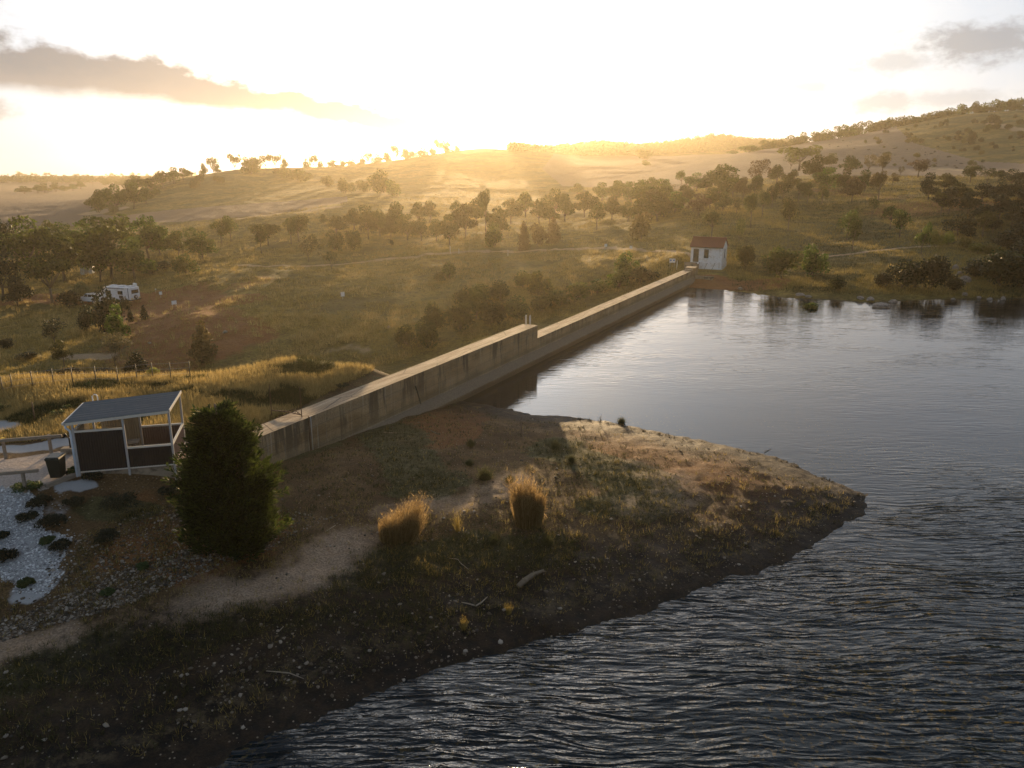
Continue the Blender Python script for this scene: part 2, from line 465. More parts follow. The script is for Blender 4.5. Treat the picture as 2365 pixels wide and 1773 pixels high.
# ------------------------------------------------------------------ materials
def new_mat(name):
    m = bpy.data.materials.new(name)
    m.use_nodes = True
    nt = m.node_tree
    nt.nodes.clear()
    out = nt.nodes.new('ShaderNodeOutputMaterial')
    return m, NT(nt), out
def plain(name, col, rough=0.6, var=0.25, scale=3.0, bump=0.0, metal=0.0, stretch=(1, 1, 1), dirt=None, spec=0.4):
    m, N, out = new_mat(name)
    co = N.n('ShaderNodeTexCoord').outputs['Object']
    vec = N.mapv(co, scale=stretch)
    n = N.noise(vec, scale, 6, 0.62)
    a = tuple(c * (1 - var) for c in col)
    b = tuple(min(1, c * (1 + var)) for c in col)
    c = N.ramp(n, [(0.3, a), (0.7, b)])
    if dirt:
        c = N.mix(N.sm(N.noise(co, scale * 0.6, 5, 0.7), 0.48, 0.66), c, dirt)
    p = N.n('ShaderNodeBsdfPrincipled', {'Base Color': c, 'Roughness': rough, 'Metallic': metal, 'Specular IOR Level': spec})
    if bump:
        nb = N.n('ShaderNodeBump', {'Height': N.noise(vec, scale * 4, 5, 0.6), 'Strength': bump, 'Distance': 0.02})
        N.nt.links.new(nb.outputs[0], p.inputs['Normal'])
    N.nt.links.new(p.outputs[0], out.inputs['Surface'])
    return m
def leafy(name, c0, c1, c2, trans=0.35, obj_var=0.25):
    """leaf material: colour varies leaf by leaf and tree by tree; light passes through"""
    m, N, out = new_mat(name)
    isl = N.n('ShaderNodeNewGeometry').outputs['Random Per Island']
    co = N.n('ShaderNodeTexCoord').outputs['Object']
    ob = N.n('ShaderNodeObjectInfo').outputs['Random']
    f = N.m('ADD', N.m('MULTIPLY', isl, 0.55), N.m('MULTIPLY', N.noise(co, 5.0, 2), 0.45))
    c = N.ramp(f, [(0.15, c0), (0.5, c1), (0.85, c2)])
    c = N.n('ShaderNodeHueSaturation', {'Color': c, 'Hue': N.m('ADD', 0.5 - 0.03 * obj_var / 0.25, N.m('MULTIPLY', ob, 0.06 * obj_var / 0.25)),
                                       'Value': N.m('ADD', 1 - obj_var, N.m('MULTIPLY', ob, 2 * obj_var))}).outputs[0]
    d = N.n('ShaderNodeBsdfPrincipled', {'Base Color': c, 'Roughness': 0.6, 'Specular IOR Level': 0.25})
    tc = N.n('ShaderNodeHueSaturation', {'Color': c, 'Hue': 0.495, 'Saturation': 1.0, 'Value': 1.35}).outputs[0]
    t = N.n('ShaderNodeBsdfTranslucent', {'Color': tc})
    mx = N.n('ShaderNodeMixShader', {0: trans, 1: d.outputs[0], 2: t.outputs[0]})
    N.nt.links.new(mx.outputs[0], out.inputs['Surface'])
    return m

# ------------------------------------------------------------------ ground
def project(P3):
    x, y, z = P3[:, 0], P3[:, 1], P3[:, 2] - CAMZ
    c, s = math.cos(PITCH), math.sin(PITCH)
    dep = c * y - s * z
    yy = -(s * y + c * z)
    dep = np.where(dep > 0.5, dep, np.nan)
    return CX + F * x / dep, CY + F * yy / dep, dep
GP3 = np.c_[GP, GH]
gu, gv, gd = project(GP3)
gu = np.nan_to_num(gu, nan=-9999)
gv = np.nan_to_num(gv, nan=-9999)
gd = np.nan_to_num(gd, nan=-1)
def line_mask(px, r, soft=0.6, skip=0):
    pts = [G(u, v, skip)[:2] for u, v in px]
    pts = [p for p in pts if not np.isnan(p[0])]
    if len(pts) == 1:
        pts.append(pts[0] + 0.01)
    bb = np.array(pts)
    sel = (GP[:, 0] > bb[:, 0].min() - 3 * r) & (GP[:, 0] < bb[:, 0].max() + 3 * r) & (GP[:, 1] > bb[:, 1].min() - 3 * r) & (GP[:, 1] < bb[:, 1].max() + 3 * r)
    out = np.zeros(len(GP))
    Q = GP[sel]
    d = seg_dist(Q, pts) + fbm(Q[:, 0] / r * 0.8, Q[:, 1] / r * 0.8, 3) * r * 0.7
    out[sel] = 1 - sstep(d, r * (1 - soft), r * (1 + soft))
    return out
def poly_mask(px, lo=0, hi=1e9, warp=8.0):
    w = fbm(GP[:, 0] / np.maximum(4, gd / 14), GP[:, 1] / np.maximum(4, gd / 14), 3) * warp
    Q = np.c_[gu + w * 1.5, gv + w * 0.5]
    return (inside(Q, [np.array(p, float) for p in px]) & (gd > lo) & (gd < hi)).astype(float)
mx = lambda *a: np.maximum.reduce(a)
m_sand = mx(line_mask([(110, 1495), (280, 1447), (430, 1410), (560, 1368), (680, 1328), (770, 1288), (812, 1248)], 1.3, 0.95) * np.interp(gu, [180, 520], [0.15, 0.85]),
            0.8 * line_mask([(650, 1345), (760, 1300)], 1.9, 0.95),
            0.6 * line_mask([(1000, 1165), (1090, 1150), (1190, 1110)], 1.2, 0.9), 0.6 * line_mask([(880, 1185), (960, 1150)], 0.8),
            0.25 * line_mask([(1180, 985), (1320, 1000), (1480, 1024), (1590, 1062), (1680, 1110), (1660, 1165)], 1.0, 0.9), 0.5 * line_mask([(1500, 1080), (1600, 1130), (1480, 1170)], 1.6),
            0.7 * line_mask([(0, 1500), (120, 1475)], 0.9))
m_white = mx(poly_mask([(-300, 1150), (-40, 1120), (60, 1128), (98, 1165), (92, 1220), (160, 1240), (140, 1285), (105, 1352), (62, 1352), (25, 1290), (-300, 1290)], 0, 60, 10),
             line_mask([(150, 1125), (195, 1118)], 0.45), line_mask([(-20, 1038), (60, 1036), (150, 1020), (165, 1016)], 0.75), line_mask([(-20, 985), (10, 992)], 1.0),
             0.4 * line_mask([(40, 1170), (130, 1180)], 0.8), line_mask([(30, 1290), (90, 1350)], 0.7))
m_path = poly_mask([(-400, 1052), (20, 1058), (165, 1040), (172, 1095), (105, 1128), (60, 1130), (-400, 1160)], 0, 60, 3)
m_gold = mx(poly_mask([(-900, 860), (300, 862), (500, 858), (600, 842), (690, 822), (760, 830), (840, 850), (640, 948), (560, 990), (430, 1040), (390, 1010), (200, 1000), (0, 1020), (-900, 1100)], 30, 60, 6))
m_green = mx(line_mask([(880, 985), (940, 1060), (980, 1120)], 1.8), line_mask([(1300, 1040), (1420, 1090), (1480, 1140)], 2.2), 0.8 * line_mask([(1380, 1180), (1500, 1170)], 1.2),
             0.9 * line_mask([(860, 1330), (1000, 1290), (1250, 1260)], 1.5), 0.8 * line_mask([(100, 1540), (330, 1500), (560, 1430)], 1.2), 0.7 * line_mask([(660, 1030), (760, 1010)], 1.2),
             0.8 * line_mask([(230, 1170), (330, 1180)], 1.0), line_mask([(950, 1400), (700, 1430)], 1.0) * 0.6,
             0.75 * line_mask([(1900, 560), (2100, 590), (2300, 620)], 14), 0.6 * line_mask([(1950, 520), (2200, 545)], 14), 0.5 * line_mask([(150, 830), (600, 850)], 12))
m_orange = mx(line_mask([(1480, 1030), (1650, 1090), (1760, 1150), (1740, 1220)], 2.9), line_mask([(1060, 950), (1010, 1010)], 2.2), line_mask([(1350, 1000), (1560, 1030)], 1.0), 0.8 * line_mask([(330, 1270), (480, 1300), (620, 1220)], 1.4),
              0.6 * line_mask([(330, 1150), (380, 1230)], 1.0))
m_red = mx(line_mask([(60, 690), (200, 690), (330, 688)], 5), line_mask([(350, 700), (480, 745), (420, 790)], 9), 0.8 * line_mask([(500, 700), (560, 690)], 5), 0.9 * line_mask([(1610, 655), (1720, 660), (1760, 655)], 4),
           0.6 * line_mask([(2120, 480), (2250, 470)], 12), 0.5 * line_mask([(1900, 440), (2060, 455)], 9), 0.5 * line_mask([(600, 640), (560, 660)], 4))
m_track = mx(line_mask([(560, 612), (690, 614), (780, 611), (900, 597), (1010, 586), (1100, 580), (1250, 577), (1400, 571), (1560, 580)], 0.9),
             line_mask([(1910, 592), (1990, 583), (2070, 573), (2160, 568)], 1.0), line_mask([(1520, 578), (1600, 592)], 0.6), line_mask([(560, 505), (700, 488), (780, 478)], 2.5) * 0.8,
             0.8 * line_mask([(2140, 385), (2260, 395), (2400, 398)], 6), 0.7 * line_mask([(2280, 285), (2365, 300)], 5), line_mask([(215, 492), (260, 483)], 7) * 0.9,
             0.7 * line_mask([(160, 822), (230, 828)], 2.0), 0.5 * line_mask([(760, 808), (800, 800), (840, 808)], 1.3, 0.9))
m_field = mx(poly_mask([(-900, 404), (350, 404), (300, 440), (205, 490), (262, 499), (560, 472), (800, 452), (800, 466), (640, 492), (450, 512), (-900, 565)], 180, 1e9, 10))
m_bare = poly_mask([(1725, 350), (1953, 314), (2062, 290), (2110, 330), (2260, 372), (2600, 392), (2600, 408), (2150, 405), (1900, 405), (1700, 412), (1560, 432), (1380, 425), (1300, 400), (1450, 368)], 200, 720, 10)
m_grey = poly_mask([(1300, 330), (1600, 345), (1760, 348), (1720, 420), (1560, 440), (1300, 430), (1250, 390)], 250, 900, 10)

ground = None
fidx = []
ii = np.arange(NA)
jj = np.arange(NR - 1)
I, J = np.meshgrid(ii, jj, indexing='ij')
I2 = (I + 1) % NA
Fq = np.stack([I * NR + J, I * NR + J + 1, I2 * NR + J + 1, I2 * NR + J], -1).reshape(-1, 4)
g_mat, N, out = new_mat("ground")
co = N.n('ShaderNodeTexCoord').outputs['Object']
def attr(name):
    return N.n('ShaderNodeAttribute', attribute_name=name)
A1 = N.n('ShaderNodeSeparateColor', {0: attr('maskA').outputs['Color']})
A2 = N.n('ShaderNodeSeparateColor', {0: attr('maskB').outputs['Color']})
A3 = N.n('ShaderNodeSeparateColor', {0: attr('maskC').outputs['Color']})
sd_a = attr('shore').outputs['Fac']
rng_a = attr('far').outputs['Fac']
nA = N.noise(co, 0.045, 5, 0.6)
nB = N.noise(co, 0.33, 6, 0.62)
nC = N.noise(co, 2.3, 6, 0.68)
nD = N.noise(co, 13.0, 4, 0.7)
def edge(mask, k=0.55):
    e = N.m('ADD', mask, N.m('MULTIPLY', N.m('SUBTRACT', nC, 0.5), k * 1.6))
    e = N.m('ADD', e, N.m('MULTIPLY', N.m('SUBTRACT', nB, 0.5), k))
    return N.m('MULTIPLY', N.sm(e, 0.32, 0.68), N.sm(mask, 0.02, 0.2))
col = N.mix(N.sm(nB, 0.35, 0.65), (0.075, 0.044, 0.020), (0.15, 0.095, 0.043))
far_col = N.mix(N.sm(nB, 0.32, 0.68), (0.145, 0.105, 0.024), (0.31, 0.225, 0.054))
far_col = N.mix(N.sm(nA, 0.42, 0.62, 0.0, 0.75), far_col, (0.090, 0.082, 0.022))
far_col = N.mix(N.m('MULTIPLY', N.sm(nC, 0.47, 0.66), 0.75), far_col, (0.055, 0.042, 0.018))
col = N.mix(N.sm(rng_a, 48, 75), col, far_col)
gold = N.mix(N.sm(nC, 0.3, 0.7), (0.23, 0.155, 0.06), (0.40, 0.285, 0.125))
gold = N.mix(N.m('MULTIPLY', N.sm(nB, 0.48, 0.66), 0.7), gold, (0.10, 0.10, 0.032))
col = N.mix(edge(A2.outputs[0]), col, gold)
col = N.mix(N.m('MULTIPLY', edge(A3.outputs[0], 0.3), 0.92), col, N.mix(nB, (0.215, 0.155, 0.115), (0.155, 0.112, 0.08)))
bare = N.mix(N.sm(nB, 0.3, 0.7), (0.255, 0.19, 0.15), (0.19, 0.14, 0.105))
col = N.mix(N.m('MULTIPLY', edge(A3.outputs[1], 0.5), 0.85), col, bare)
col = N.mix(N.m('MULTIPLY', edge(A2.outputs[2]), 0.8), col, N.mix(nC, (0.30, 0.115, 0.045), (0.18, 0.068, 0.03)))
col = N.mix(N.m('MULTIPLY', edge(A3.outputs[2]), 0.8), col, N.mix(nC, (0.24, 0.11, 0.04), (0.13, 0.058, 0.022)))
grn = N.mix(N.sm(nC, 0.3, 0.7), (0.040, 0.044, 0.018), (0.105, 0.105, 0.045))
col = N.mix(N.m('MULTIPLY', edge(attr('green').outputs['Fac'], 0.8), 0.8), col, grn)
# the dark band of damp soil and rotting weed along the water, plus a painted foreground vignette
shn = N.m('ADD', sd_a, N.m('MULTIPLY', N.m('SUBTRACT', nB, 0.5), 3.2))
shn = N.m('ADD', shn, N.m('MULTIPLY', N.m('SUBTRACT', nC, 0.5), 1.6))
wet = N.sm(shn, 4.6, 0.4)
wet_vignette_f = N.m('MULTIPLY', wet, attr('wet').outputs['Fac'])
col = N.mix(wet_vignette_f, col, N.mix(N.sm(nC, 0.35, 0.65), (0.007, 0.006, 0.005), (0.028, 0.019, 0.010)))
strand = N.m('MULTIPLY', N.sm(N.m('ABSOLUTE', N.m('SUBTRACT', N.m('ADD', sd_a, N.m('MULTIPLY', N.m('SUBTRACT', nB, 0.5), 1.2)), 0.55)), 0.28, 0.05), N.m('MULTIPLY', N.sm(nC, 0.45, 0.6), attr('wet').outputs['Fac']))
col = N.mix(N.m('MULTIPLY', N.m('MULTIPLY', strand, N.sm(rng_a, 75, 60)), 0.6), col, (0.10, 0.075, 0.042))
sandc = N.mix(N.sm(nC, 0.3, 0.7), (0.48, 0.355, 0.25), (0.27, 0.185, 0.115))
se = N.m('ADD', A1.outputs[1], N.m('ADD', N.m('MULTIPLY', N.m('SUBTRACT', nC, 0.5), 1.3), N.m('MULTIPLY', N.m('SUBTRACT', nB, 0.5), 1.1)))
col = N.mix(N.m('MULTIPLY', N.m('MULTIPLY', N.sm(se, 0.2, 1.0), N.sm(A1.outputs[1], 0.02, 0.25)), 0.9), col, sandc)
col = N.mix(edge(A2.outputs[1], 0.3), col, N.mix(nC, (0.42, 0.32, 0.2), (0.29, 0.21, 0.125)))
col = N.mix(edge(attr('path').outputs['Fac'], 0.15), col, N.mix(N.sm(nD, 0.3, 0.7), (0.50, 0.42, 0.36), (0.38, 0.31, 0.26)))
whitec = N.mix(N.sm(nD, 0.35, 0.65), (0.52, 0.52, 0.51), (0.27, 0.27, 0.27))
col = N.mix(edge(A1.outputs[2], 0.45), col, whitec)
# pale and dark flecks of stone, litter and stubble
vor = N.n('ShaderNodeTexVoronoi', {'Vector': co, 'Scale': 7.0}, feature='F1')
fl = N.m('MULTIPLY', N.sm(vor.outputs['Distance'], 0.26, 0.14), N.sm(N.n('ShaderNodeSeparateColor', {0: vor.outputs['Color']}).outputs[0], 0.72, 0.8))
fl = N.m('MULTIPLY', fl, N.sm(rng_a, 60, 40))
col = N.mix(N.m('MULTIPLY', fl, 0.7), col, (0.34, 0.29, 0.22))
dd = N.sm(nD, 0.28, 0.72, 0.52, 1.45)
mulc = N.n('ShaderNodeCombineColor', {0: dd, 1: dd, 2: dd}).outputs[0]
col = N.mix(N.sm(rng_a, 200, 60, 0.2, 0.9), col, N.mix(1.0, col, mulc, 'MULTIPLY'))
hgt = N.m('ADD', N.m('MULTIPLY', nC, 0.7), N.m('MULTIPLY', nD, 0.3))
b1 = N.n('ShaderNodeBump', {'Height': hgt, 'Strength': 0.9, 'Distance': 0.16})
b2 = N.n('ShaderNodeBump', {'Height': N.noise(co, 0.9, 5, 0.65), 'Strength': N.sm(rng_a, 45, 110, 0.0, 0.9), 'Distance': 0.9, 'Normal': b1.outputs[0]})
p = N.n('ShaderNodeBsdfPrincipled', {'Base Color': col, 'Roughness': N.m('SUBTRACT', 0.95, N.m('MULTIPLY', wet_vignette_f, 0.25)), 'Specular IOR Level': 0.15, 'Normal': b2.outputs[0]})
N.nt.links.new(p.outputs[0], out.inputs['Surface'])

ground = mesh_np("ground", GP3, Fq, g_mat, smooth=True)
tag(ground, "grassy ground, hills and bare peninsula round the reservoir", None, None, 'structure')
def colattr(name, r, g, b):
    a = ground.data.attributes.new(name, 'FLOAT_COLOR', 'POINT')
    a.data.foreach_set('color', np.c_[r, g, b, np.ones(len(r))].astype(np.float32).ravel())
def fattr(name, v):
    a = ground.data.attributes.new(name, 'FLOAT', 'POINT')
    a.data.foreach_set('value', np.asarray(v, np.float32))
gdist = np.hypot(GP[:, 0], GP[:, 1])
colattr('maskA', np.zeros(len(GP)), m_sand, m_white)
colattr('maskB', m_gold, m_track, m_red)
colattr('maskC', m_field, np.maximum(m_bare, m_grey * 0.7), m_orange)
fattr('green', m_green)
fattr('path', m_path)
fattr('shore', np.maximum(GSD, 0) * np.where(gdist > 75, 2.5, np.interp(gv, [1000, 1150, 1420], [0.72, 0.62, 0.30])))  # scaled by view row: lens vignette painted into the dark foreground soil
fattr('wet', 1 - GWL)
fattr('far', gdist)

# ------------------------------------------------------------------ water
w_mat, N, out = new_mat("reservoir_water")
co = N.n('ShaderNodeTexCoord').outputs['Object']
calm = N.n('ShaderNodeVectorMath', {0: N.mapv(co, scale=(0.045, 0.075, 1), loc=(-0.45, -3.75, 0))}, operation='LENGTH').outputs['Value']
wsp = N.n('ShaderNodeSeparateXYZ', {0: co})
wind = N.sm(N.m('ADD', wsp.outputs[1], N.m('MULTIPLY', N.m('SUBTRACT', N.noise(co, 0.05, 3), 0.5), 24.0)), 21.0, 47.0, 1.0, 0.13)
gust = N.sm(N.noise(N.mapv(co, scale=(0.7, 1.5, 1)), 0.13, 3, 0.6), 0.36, 0.62, 0.45, 1.15)
wind = N.m('MULTIPLY', wind, gust)
amp = N.sm(N.m('ADD', calm, N.m('MULTIPLY', N.m('SUBTRACT', N.noise(co, 0.08, 3), 0.5), 0.8)), 0.15, 1.0, 0.10, 1.0)
warp = N.n('ShaderNodeVectorMath', {0: N.noise(co, 0.12, 2, out=1), 1: (1.6, 1.6, 0)}, operation='MULTIPLY').outputs[0]
wv = N.n('ShaderNodeVectorMath', {0: co, 1: warp}, operation='ADD').outputs[0]
r1 = N.mapv(wv, scale=(0.30, 1.5, 1), rot=(0, 0, R(29)))
r2 = N.mapv(wv, scale=(0.55, 2.2, 1), rot=(0, 0, R(-8)))
def ridged(vec, scale, detail, dist=0.0):
    n = N.noise(vec, scale, detail, 0.5, dist)
    return N.m('SUBTRACT', 1.0, N.m('ABSOLUTE', N.m('MULTIPLY', N.m('SUBTRACT', n, 0.5), 3.2)))
h1 = ridged(r1, 1.45, 1.5, 0.3)
h2 = N.noise(r2, 2.6, 2.0, 0.5, 0.4)
h3 = N.noise(wv, 8.0, 2.0, 0.55)
hh = N.m('ADD', N.m('ADD', N.m('MULTIPLY', h1, 0.62), N.m('MULTIPLY', h2, 0.40)), N.m('MULTIPLY', h3, 0.10))
b = N.n('ShaderNodeBump', {'Height': N.m('MULTIPLY', hh, N.m('MULTIPLY', amp, wind)), 'Strength': 1.0, 'Distance': 0.15})
weed = N.m('MULTIPLY', N.sm(N.noise(wv, 4.5, 5, 0.72), 0.52, 0.66), N.sm(N.noise(co, 0.11, 3), 0.36, 0.58))
wc = N.mix(N.m('MULTIPLY', weed, 0.8), (0.004, 0.010, 0.014), (0.15, 0.098, 0.018))
p = N.n('ShaderNodeBsdfPrincipled', {'Base Color': wc, 'Roughness': 0.06, 'IOR': 1.33, 'Specular IOR Level': 0.5, 'Normal': b.outputs[0]})
N.nt.links.new(p.outputs[0], out.inputs['Surface'])
d0 = DA - DN * 0.7
wp = [d0 - DE * 5, d0 + DE * (DL + 7), np.array((70., 140.)), np.array((270., 140.)), np.array((270., -130.)), np.array((-95., -130.)), np.array((-95., 5.)), np.array((-30., 26.))]
wb = MB()
wb.add([(q[0], q[1], 0.0) for q in wp], [tuple(reversed(range(len(wp))))])
water = wb.build("water", w_mat)
tag(water, "rippled reservoir water behind the dam", None, None, 'structure')

# ------------------------------------------------------------------ dam
dam_mat, N, out = new_mat("dam_concrete")
co = N.n('ShaderNodeTexCoord').outputs['Object']
sp = N.n('ShaderNodeSeparateXYZ', {0: co})
geo = N.n('ShaderNodeNewGeometry')
upz = N.n('ShaderNodeSeparateXYZ', {0: geo.outputs['Normal']}).outputs[2]
big = N.noise(N.mapv(co, scale=(0.35, 1, 0.8)), 1.0, 6, 0.62)
fine = N.noise(co, 9.0, 5, 0.7)
drip = N.noise(N.mapv(co, scale=(0.9, 1, 0.13)), 1.0, 6, 0.72, 0.4)
drip2 = N.noise(N.mapv(co, scale=(5.5, 1, 0.22)), 1.0, 4, 0.6)
boards = N.noise(N.mapv(co, scale=(0.06, 0.4, 3.4)), 1.0, 3, 0.5)
c = N.mix(N.sm(big, 0.3, 0.7), (0.19, 0.125, 0.060), (0.37, 0.265, 0.145))
c = N.mix(N.m('MULTIPLY', N.sm(boards, 0.4, 0.62), 0.45), c, (0.27, 0.215, 0.145))
c = N.mix(N.m('MULTIPLY', N.sm(drip2, 0.56, 0.70), 0.55), c, (0.45, 0.40, 0.32))
topd = N.sm(sp.outputs[2], 0.4, 2.6)
c = N.mix(N.m('MULTIPLY', N.sm(drip, 0.49, 0.60), N.m('MULTIPLY', topd, 0.85)), c, (0.065, 0.052, 0.033))
# joints of the formwork lifts and pours
zl = N.m('ABSOLUTE', N.m('SUBTRACT', N.m('FRACT', N.m('ADD', N.m('DIVIDE', sp.outputs[2], 0.62), N.m('MULTIPLY', big, 0.06))), 0.5))
xl = N.m('ABSOLUTE', N.m('SUBTRACT', N.m('FRACT', N.m('DIVIDE', sp.outputs[0], 6.1)), 0.5))
jn = N.m('MAXIMUM', N.m('MULTIPLY', N.sm(zl, 0.472, 0.488), N.sm(fine, 0.35, 0.5)), N.sm(xl, 0.4955, 0.4975))
c = N.mix(N.m('MULTIPLY', jn, 0.6), c, (0.06, 0.045, 0.03))
# scoured pale band above the water, dark weed at the waterline
zz = N.m('ADD', sp.outputs[2], N.m('MULTIPLY', N.m('SUBTRACT', big, 0.5), 0.25))
c = N.mix(N.m('MULTIPLY', N.sm(zz, 1.05, 0.86), N.m('MULTIPLY', N.sm(zz, 0.30, 0.45), 0.7)), c, (0.47, 0.42, 0.35))
c = N.mix(N.m('MULTIPLY', N.sm(zz, 0.40, 0.12), 0.9), c, (0.075, 0.062, 0.035))
c = N.mix(N.m('MULTIPLY', N.sm(zz, 1.6, 1.05), N.m('MULTIPLY', N.sm(zz, 0.8, 1.1), 0.5)), c, (0.10, 0.085, 0.055))
c = N.mix(N.m('MULTIPLY', N.sm(zz, 1.02, 0.90), 0.72), c, (0.085, 0.062, 0.036))
crest = N.mix(N.sm(N.noise(N.mapv(co, scale=(0.25, 2.0, 1)), 1.3, 6, 0.65), 0.35, 0.68), (0.30, 0.20, 0.115), (0.52, 0.39, 0.255))
crk = N.n('ShaderNodeTexVoronoi', {'Vector': N.mapv(co, scale=(0.22, 0.5, 1)), 'Scale': 1.0}, feature='DISTANCE_TO_EDGE').outputs['Distance']
crest = N.mix(N.m('MULTIPLY', N.sm(crk, 0.012, 0.004), 0.7), crest, (0.08, 0.055, 0.035))
c = N.mix(N.sm(upz, 0.7, 0.95), c, crest)
fd = N.sm(fine, 0.25, 0.75, 0.75, 1.2)
c = N.mix(1.0, c, N.n('ShaderNodeCombineColor', {0: fd, 1: fd, 2: fd}).outputs[0], 'MULTIPLY')
bp = N.n('ShaderNodeBump', {'Height': N.m('SUBTRACT', N.m('ADD', N.m('MULTIPLY', fine, 0.5), N.m('MULTIPLY', boards, 0.6)), N.m('MULTIPLY', jn, 0.8)), 'Strength': 0.55, 'Distance': 0.03})
p = N.n('ShaderNodeBsdfPrincipled', {'Base Color': c, 'Roughness': 0.88, 'Specular IOR Level': 0.25, 'Normal': bp.outputs[0]})
N.nt.links.new(p.outputs[0], out.inputs['Surface'])

DAM_RZ = math.atan2(DE[1], DE[0])
def dam_pt(x, y, z):                     # dam frame: x along, y towards the water
    q = DA + DE * x + DN * y
    return Vector((q[0], q[1], z))
dam = thing("dam_wall", "long straight stained concrete dam wall holding back the reservoir", "dam", (DA[0], DA[1], 0), DAM_RZ)
# local y points to the left of x, so the water side is -y here
def section(top):
    return [(0, top), (0, 0.98), (-0.55, 0.42), (-0.60, -2.0), (1.9, -9.0), (1.42, -1.0), (1.42, top)]
xs1 = list(np.linspace(-4.2, DB, 24))
MB().sweep_x(section(CREST), xs1, (True, True)).build("high_wall", dam_mat, dam)
MB().sweep_x(section(CREST_LOW), list(np.linspace(DB, DL + 0.5, 24)), (False, True)).build("low_wall", dam_mat, dam)
MB().box(DL + 0.5, DL + 2.6, -0.12, 1.5, -1.0, CREST_LOW + 0.28).build("end_block", dam_mat, dam, bevel=0.04)
MB().box(DL - 0.6, DL + 0.5, 0.1, 1.3, CREST_LOW + 0.004, CREST_LOW + 0.13).build("step_slab", dam_mat, dam, bevel=0.02)
# ------------------------------------------------------------------ shelter by the dam
M_cream = plain("cream_painted_steel", (0.66, 0.60, 0.50), 0.45, 0.08)
M_white = plain("white_paint", (0.80, 0.80, 0.77), 0.5, 0.05, dirt=(0.62, 0.58, 0.50))
M_galv = plain("weathered_steel_post", (0.42, 0.40, 0.38), 0.5, 0.15)
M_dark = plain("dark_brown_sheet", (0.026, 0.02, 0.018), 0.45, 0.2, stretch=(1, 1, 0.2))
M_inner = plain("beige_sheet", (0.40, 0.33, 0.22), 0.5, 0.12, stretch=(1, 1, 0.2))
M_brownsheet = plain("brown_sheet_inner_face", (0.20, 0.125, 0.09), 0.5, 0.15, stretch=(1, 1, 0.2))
M_roof = plain("slate_grey_roof_sheet", (0.065, 0.082, 0.092), 0.42, 0.15, stretch=(0.3, 1, 1), dirt=(0.09, 0.10, 0.105))
M_conc = plain("old_concrete", (0.30, 0.235, 0.165), 0.9, 0.25, 2.0, 0.5, dirt=(0.12, 0.09, 0.06))
M_timber = plain("grey_timber", (0.26, 0.21, 0.155), 0.85, 0.25, 4.0, 0.5, stretch=(1, 1, 6))
M_yellow = plain("yellow_reflective_cap", (0.75, 0.52, 0.03), 0.5, 0.1)
M_bin = plain("dark_green_plastic", (0.012, 0.020, 0.017), 0.42, 0.15)
M_rubber = plain("black_rubber", (0.015, 0.015, 0.015), 0.8, 0.2)
M_rust = plain("rusty_iron", (0.13, 0.075, 0.045), 0.8, 0.3, 6.0, 0.3)
M_red = plain("red_roof_sheet", (0.20, 0.062, 0.030), 0.6, 0.14, 2.5, 0.2, stretch=(4, 0.4, 1))
M_wood_dk = plain("dark_stained_wood", (0.075, 0.062, 0.036), 0.6, 0.2, 5, stretch=(3, 3, .4))
M_gutter = plain("pale_gutter", (0.60, 0.66, 0.72), 0.4, 0.06)
M_glass, N, out = new_mat("dark_window_glass")
p = N.n('ShaderNodeBsdfPrincipled', {'Base Color': (0.012, 0.016, 0.02, 1), 'Roughness': 0.06, 'Specular IOR Level': 0.7})
N.nt.links.new(p.outputs[0], out.inputs['Surface'])

FL = at_z(183.7, 1091.8, FLOORZ)
FR = at_z(403.7, 1073.5, FLOORZ)
SW = float(np.hypot(*(FR - FL)[:2]))
SRZ = math.atan2(FR[1] - FL[1], FR[0] - FL[0])
SD_ = 3.1
sh = thing("picnic_shelter", "open steel picnic shelter with slate grey roof and dark corrugated half walls", "shelter", FL, SRZ)
def corr(mb, x0, x1, y, z0, z1, amp=0.012, pitch=0.105, ax='x', th=0.006):
    """corrugated sheet standing upright, waves along its width"""
    n = max(2, int(abs(x1 - x0) / pitch * 4))
    vs, fs = [], []
    for side in (0, 1):
        for i in range(n + 1):
            w = x0 + (x1 - x0) * i / n
            o = y + amp * math.sin(2 * math.pi * (w - x0) / pitch) + (th if side else -th)
            for z in (z0, z1):
                vs.append((w, o, z) if ax == 'x' else (o, w, z))
    m = 2 * (n + 1)
    for i in range(n):
        a = 2 * i
        fs.append((a, a + 2, a + 3, a + 1))
        fs.append((m + a, m + a + 1, m + a + 3, m + a + 2))
        fs.append((a, m + a, m + a + 2, a + 2))
        fs.append((a + 1, a + 3, m + a + 3, m + a + 1))
    fs += [(0, 1, m + 1, m), (2 * n, m + 2 * n, m + 2 * n + 1, 2 * n + 1)]
    mb.add(vs, fs)
    return mb
def roofz(x, y):
    return 2.36 + (x / SW) * 0.24 - 0.012 * y
XM = SW * 0.515
rx0, rx1, ry0, ry1 = -0.30, SW + 0.05, -0.10, SD_ + 0.12
rb = MB()
n = 132
vs, fs = [], []
for i in range(n + 1):
    y = ry0 + (ry1 - ry0) * i / n
    k = (y - ry0) / 0.19
    rib = 0.028 * max(0.0, 1 - abs((k % 1) - 0.5) * 5.0) if True else 0
    for x in (rx0, rx1):
        vs.append((x, y, roofz(x, y) + 0.05 + rib))
for i in range(n):
    fs.append((2 * i, 2 * i + 1, 2 * i + 3, 2 * i + 2))
b = len(vs)
vs += [(rx0, ry0, roofz(rx0, ry0) + 0.03), (rx1, ry0, roofz(rx1, ry0) + 0.03), (rx0, ry1, roofz(rx0, ry1) + 0.03), (rx1, ry1, roofz(rx1, ry1) + 0.03)]
fs += [(b, b + 2, b + 3, b + 1), (0, b, b + 1, 1), (2 * n, 2 * n + 1, b + 3, b + 2)]
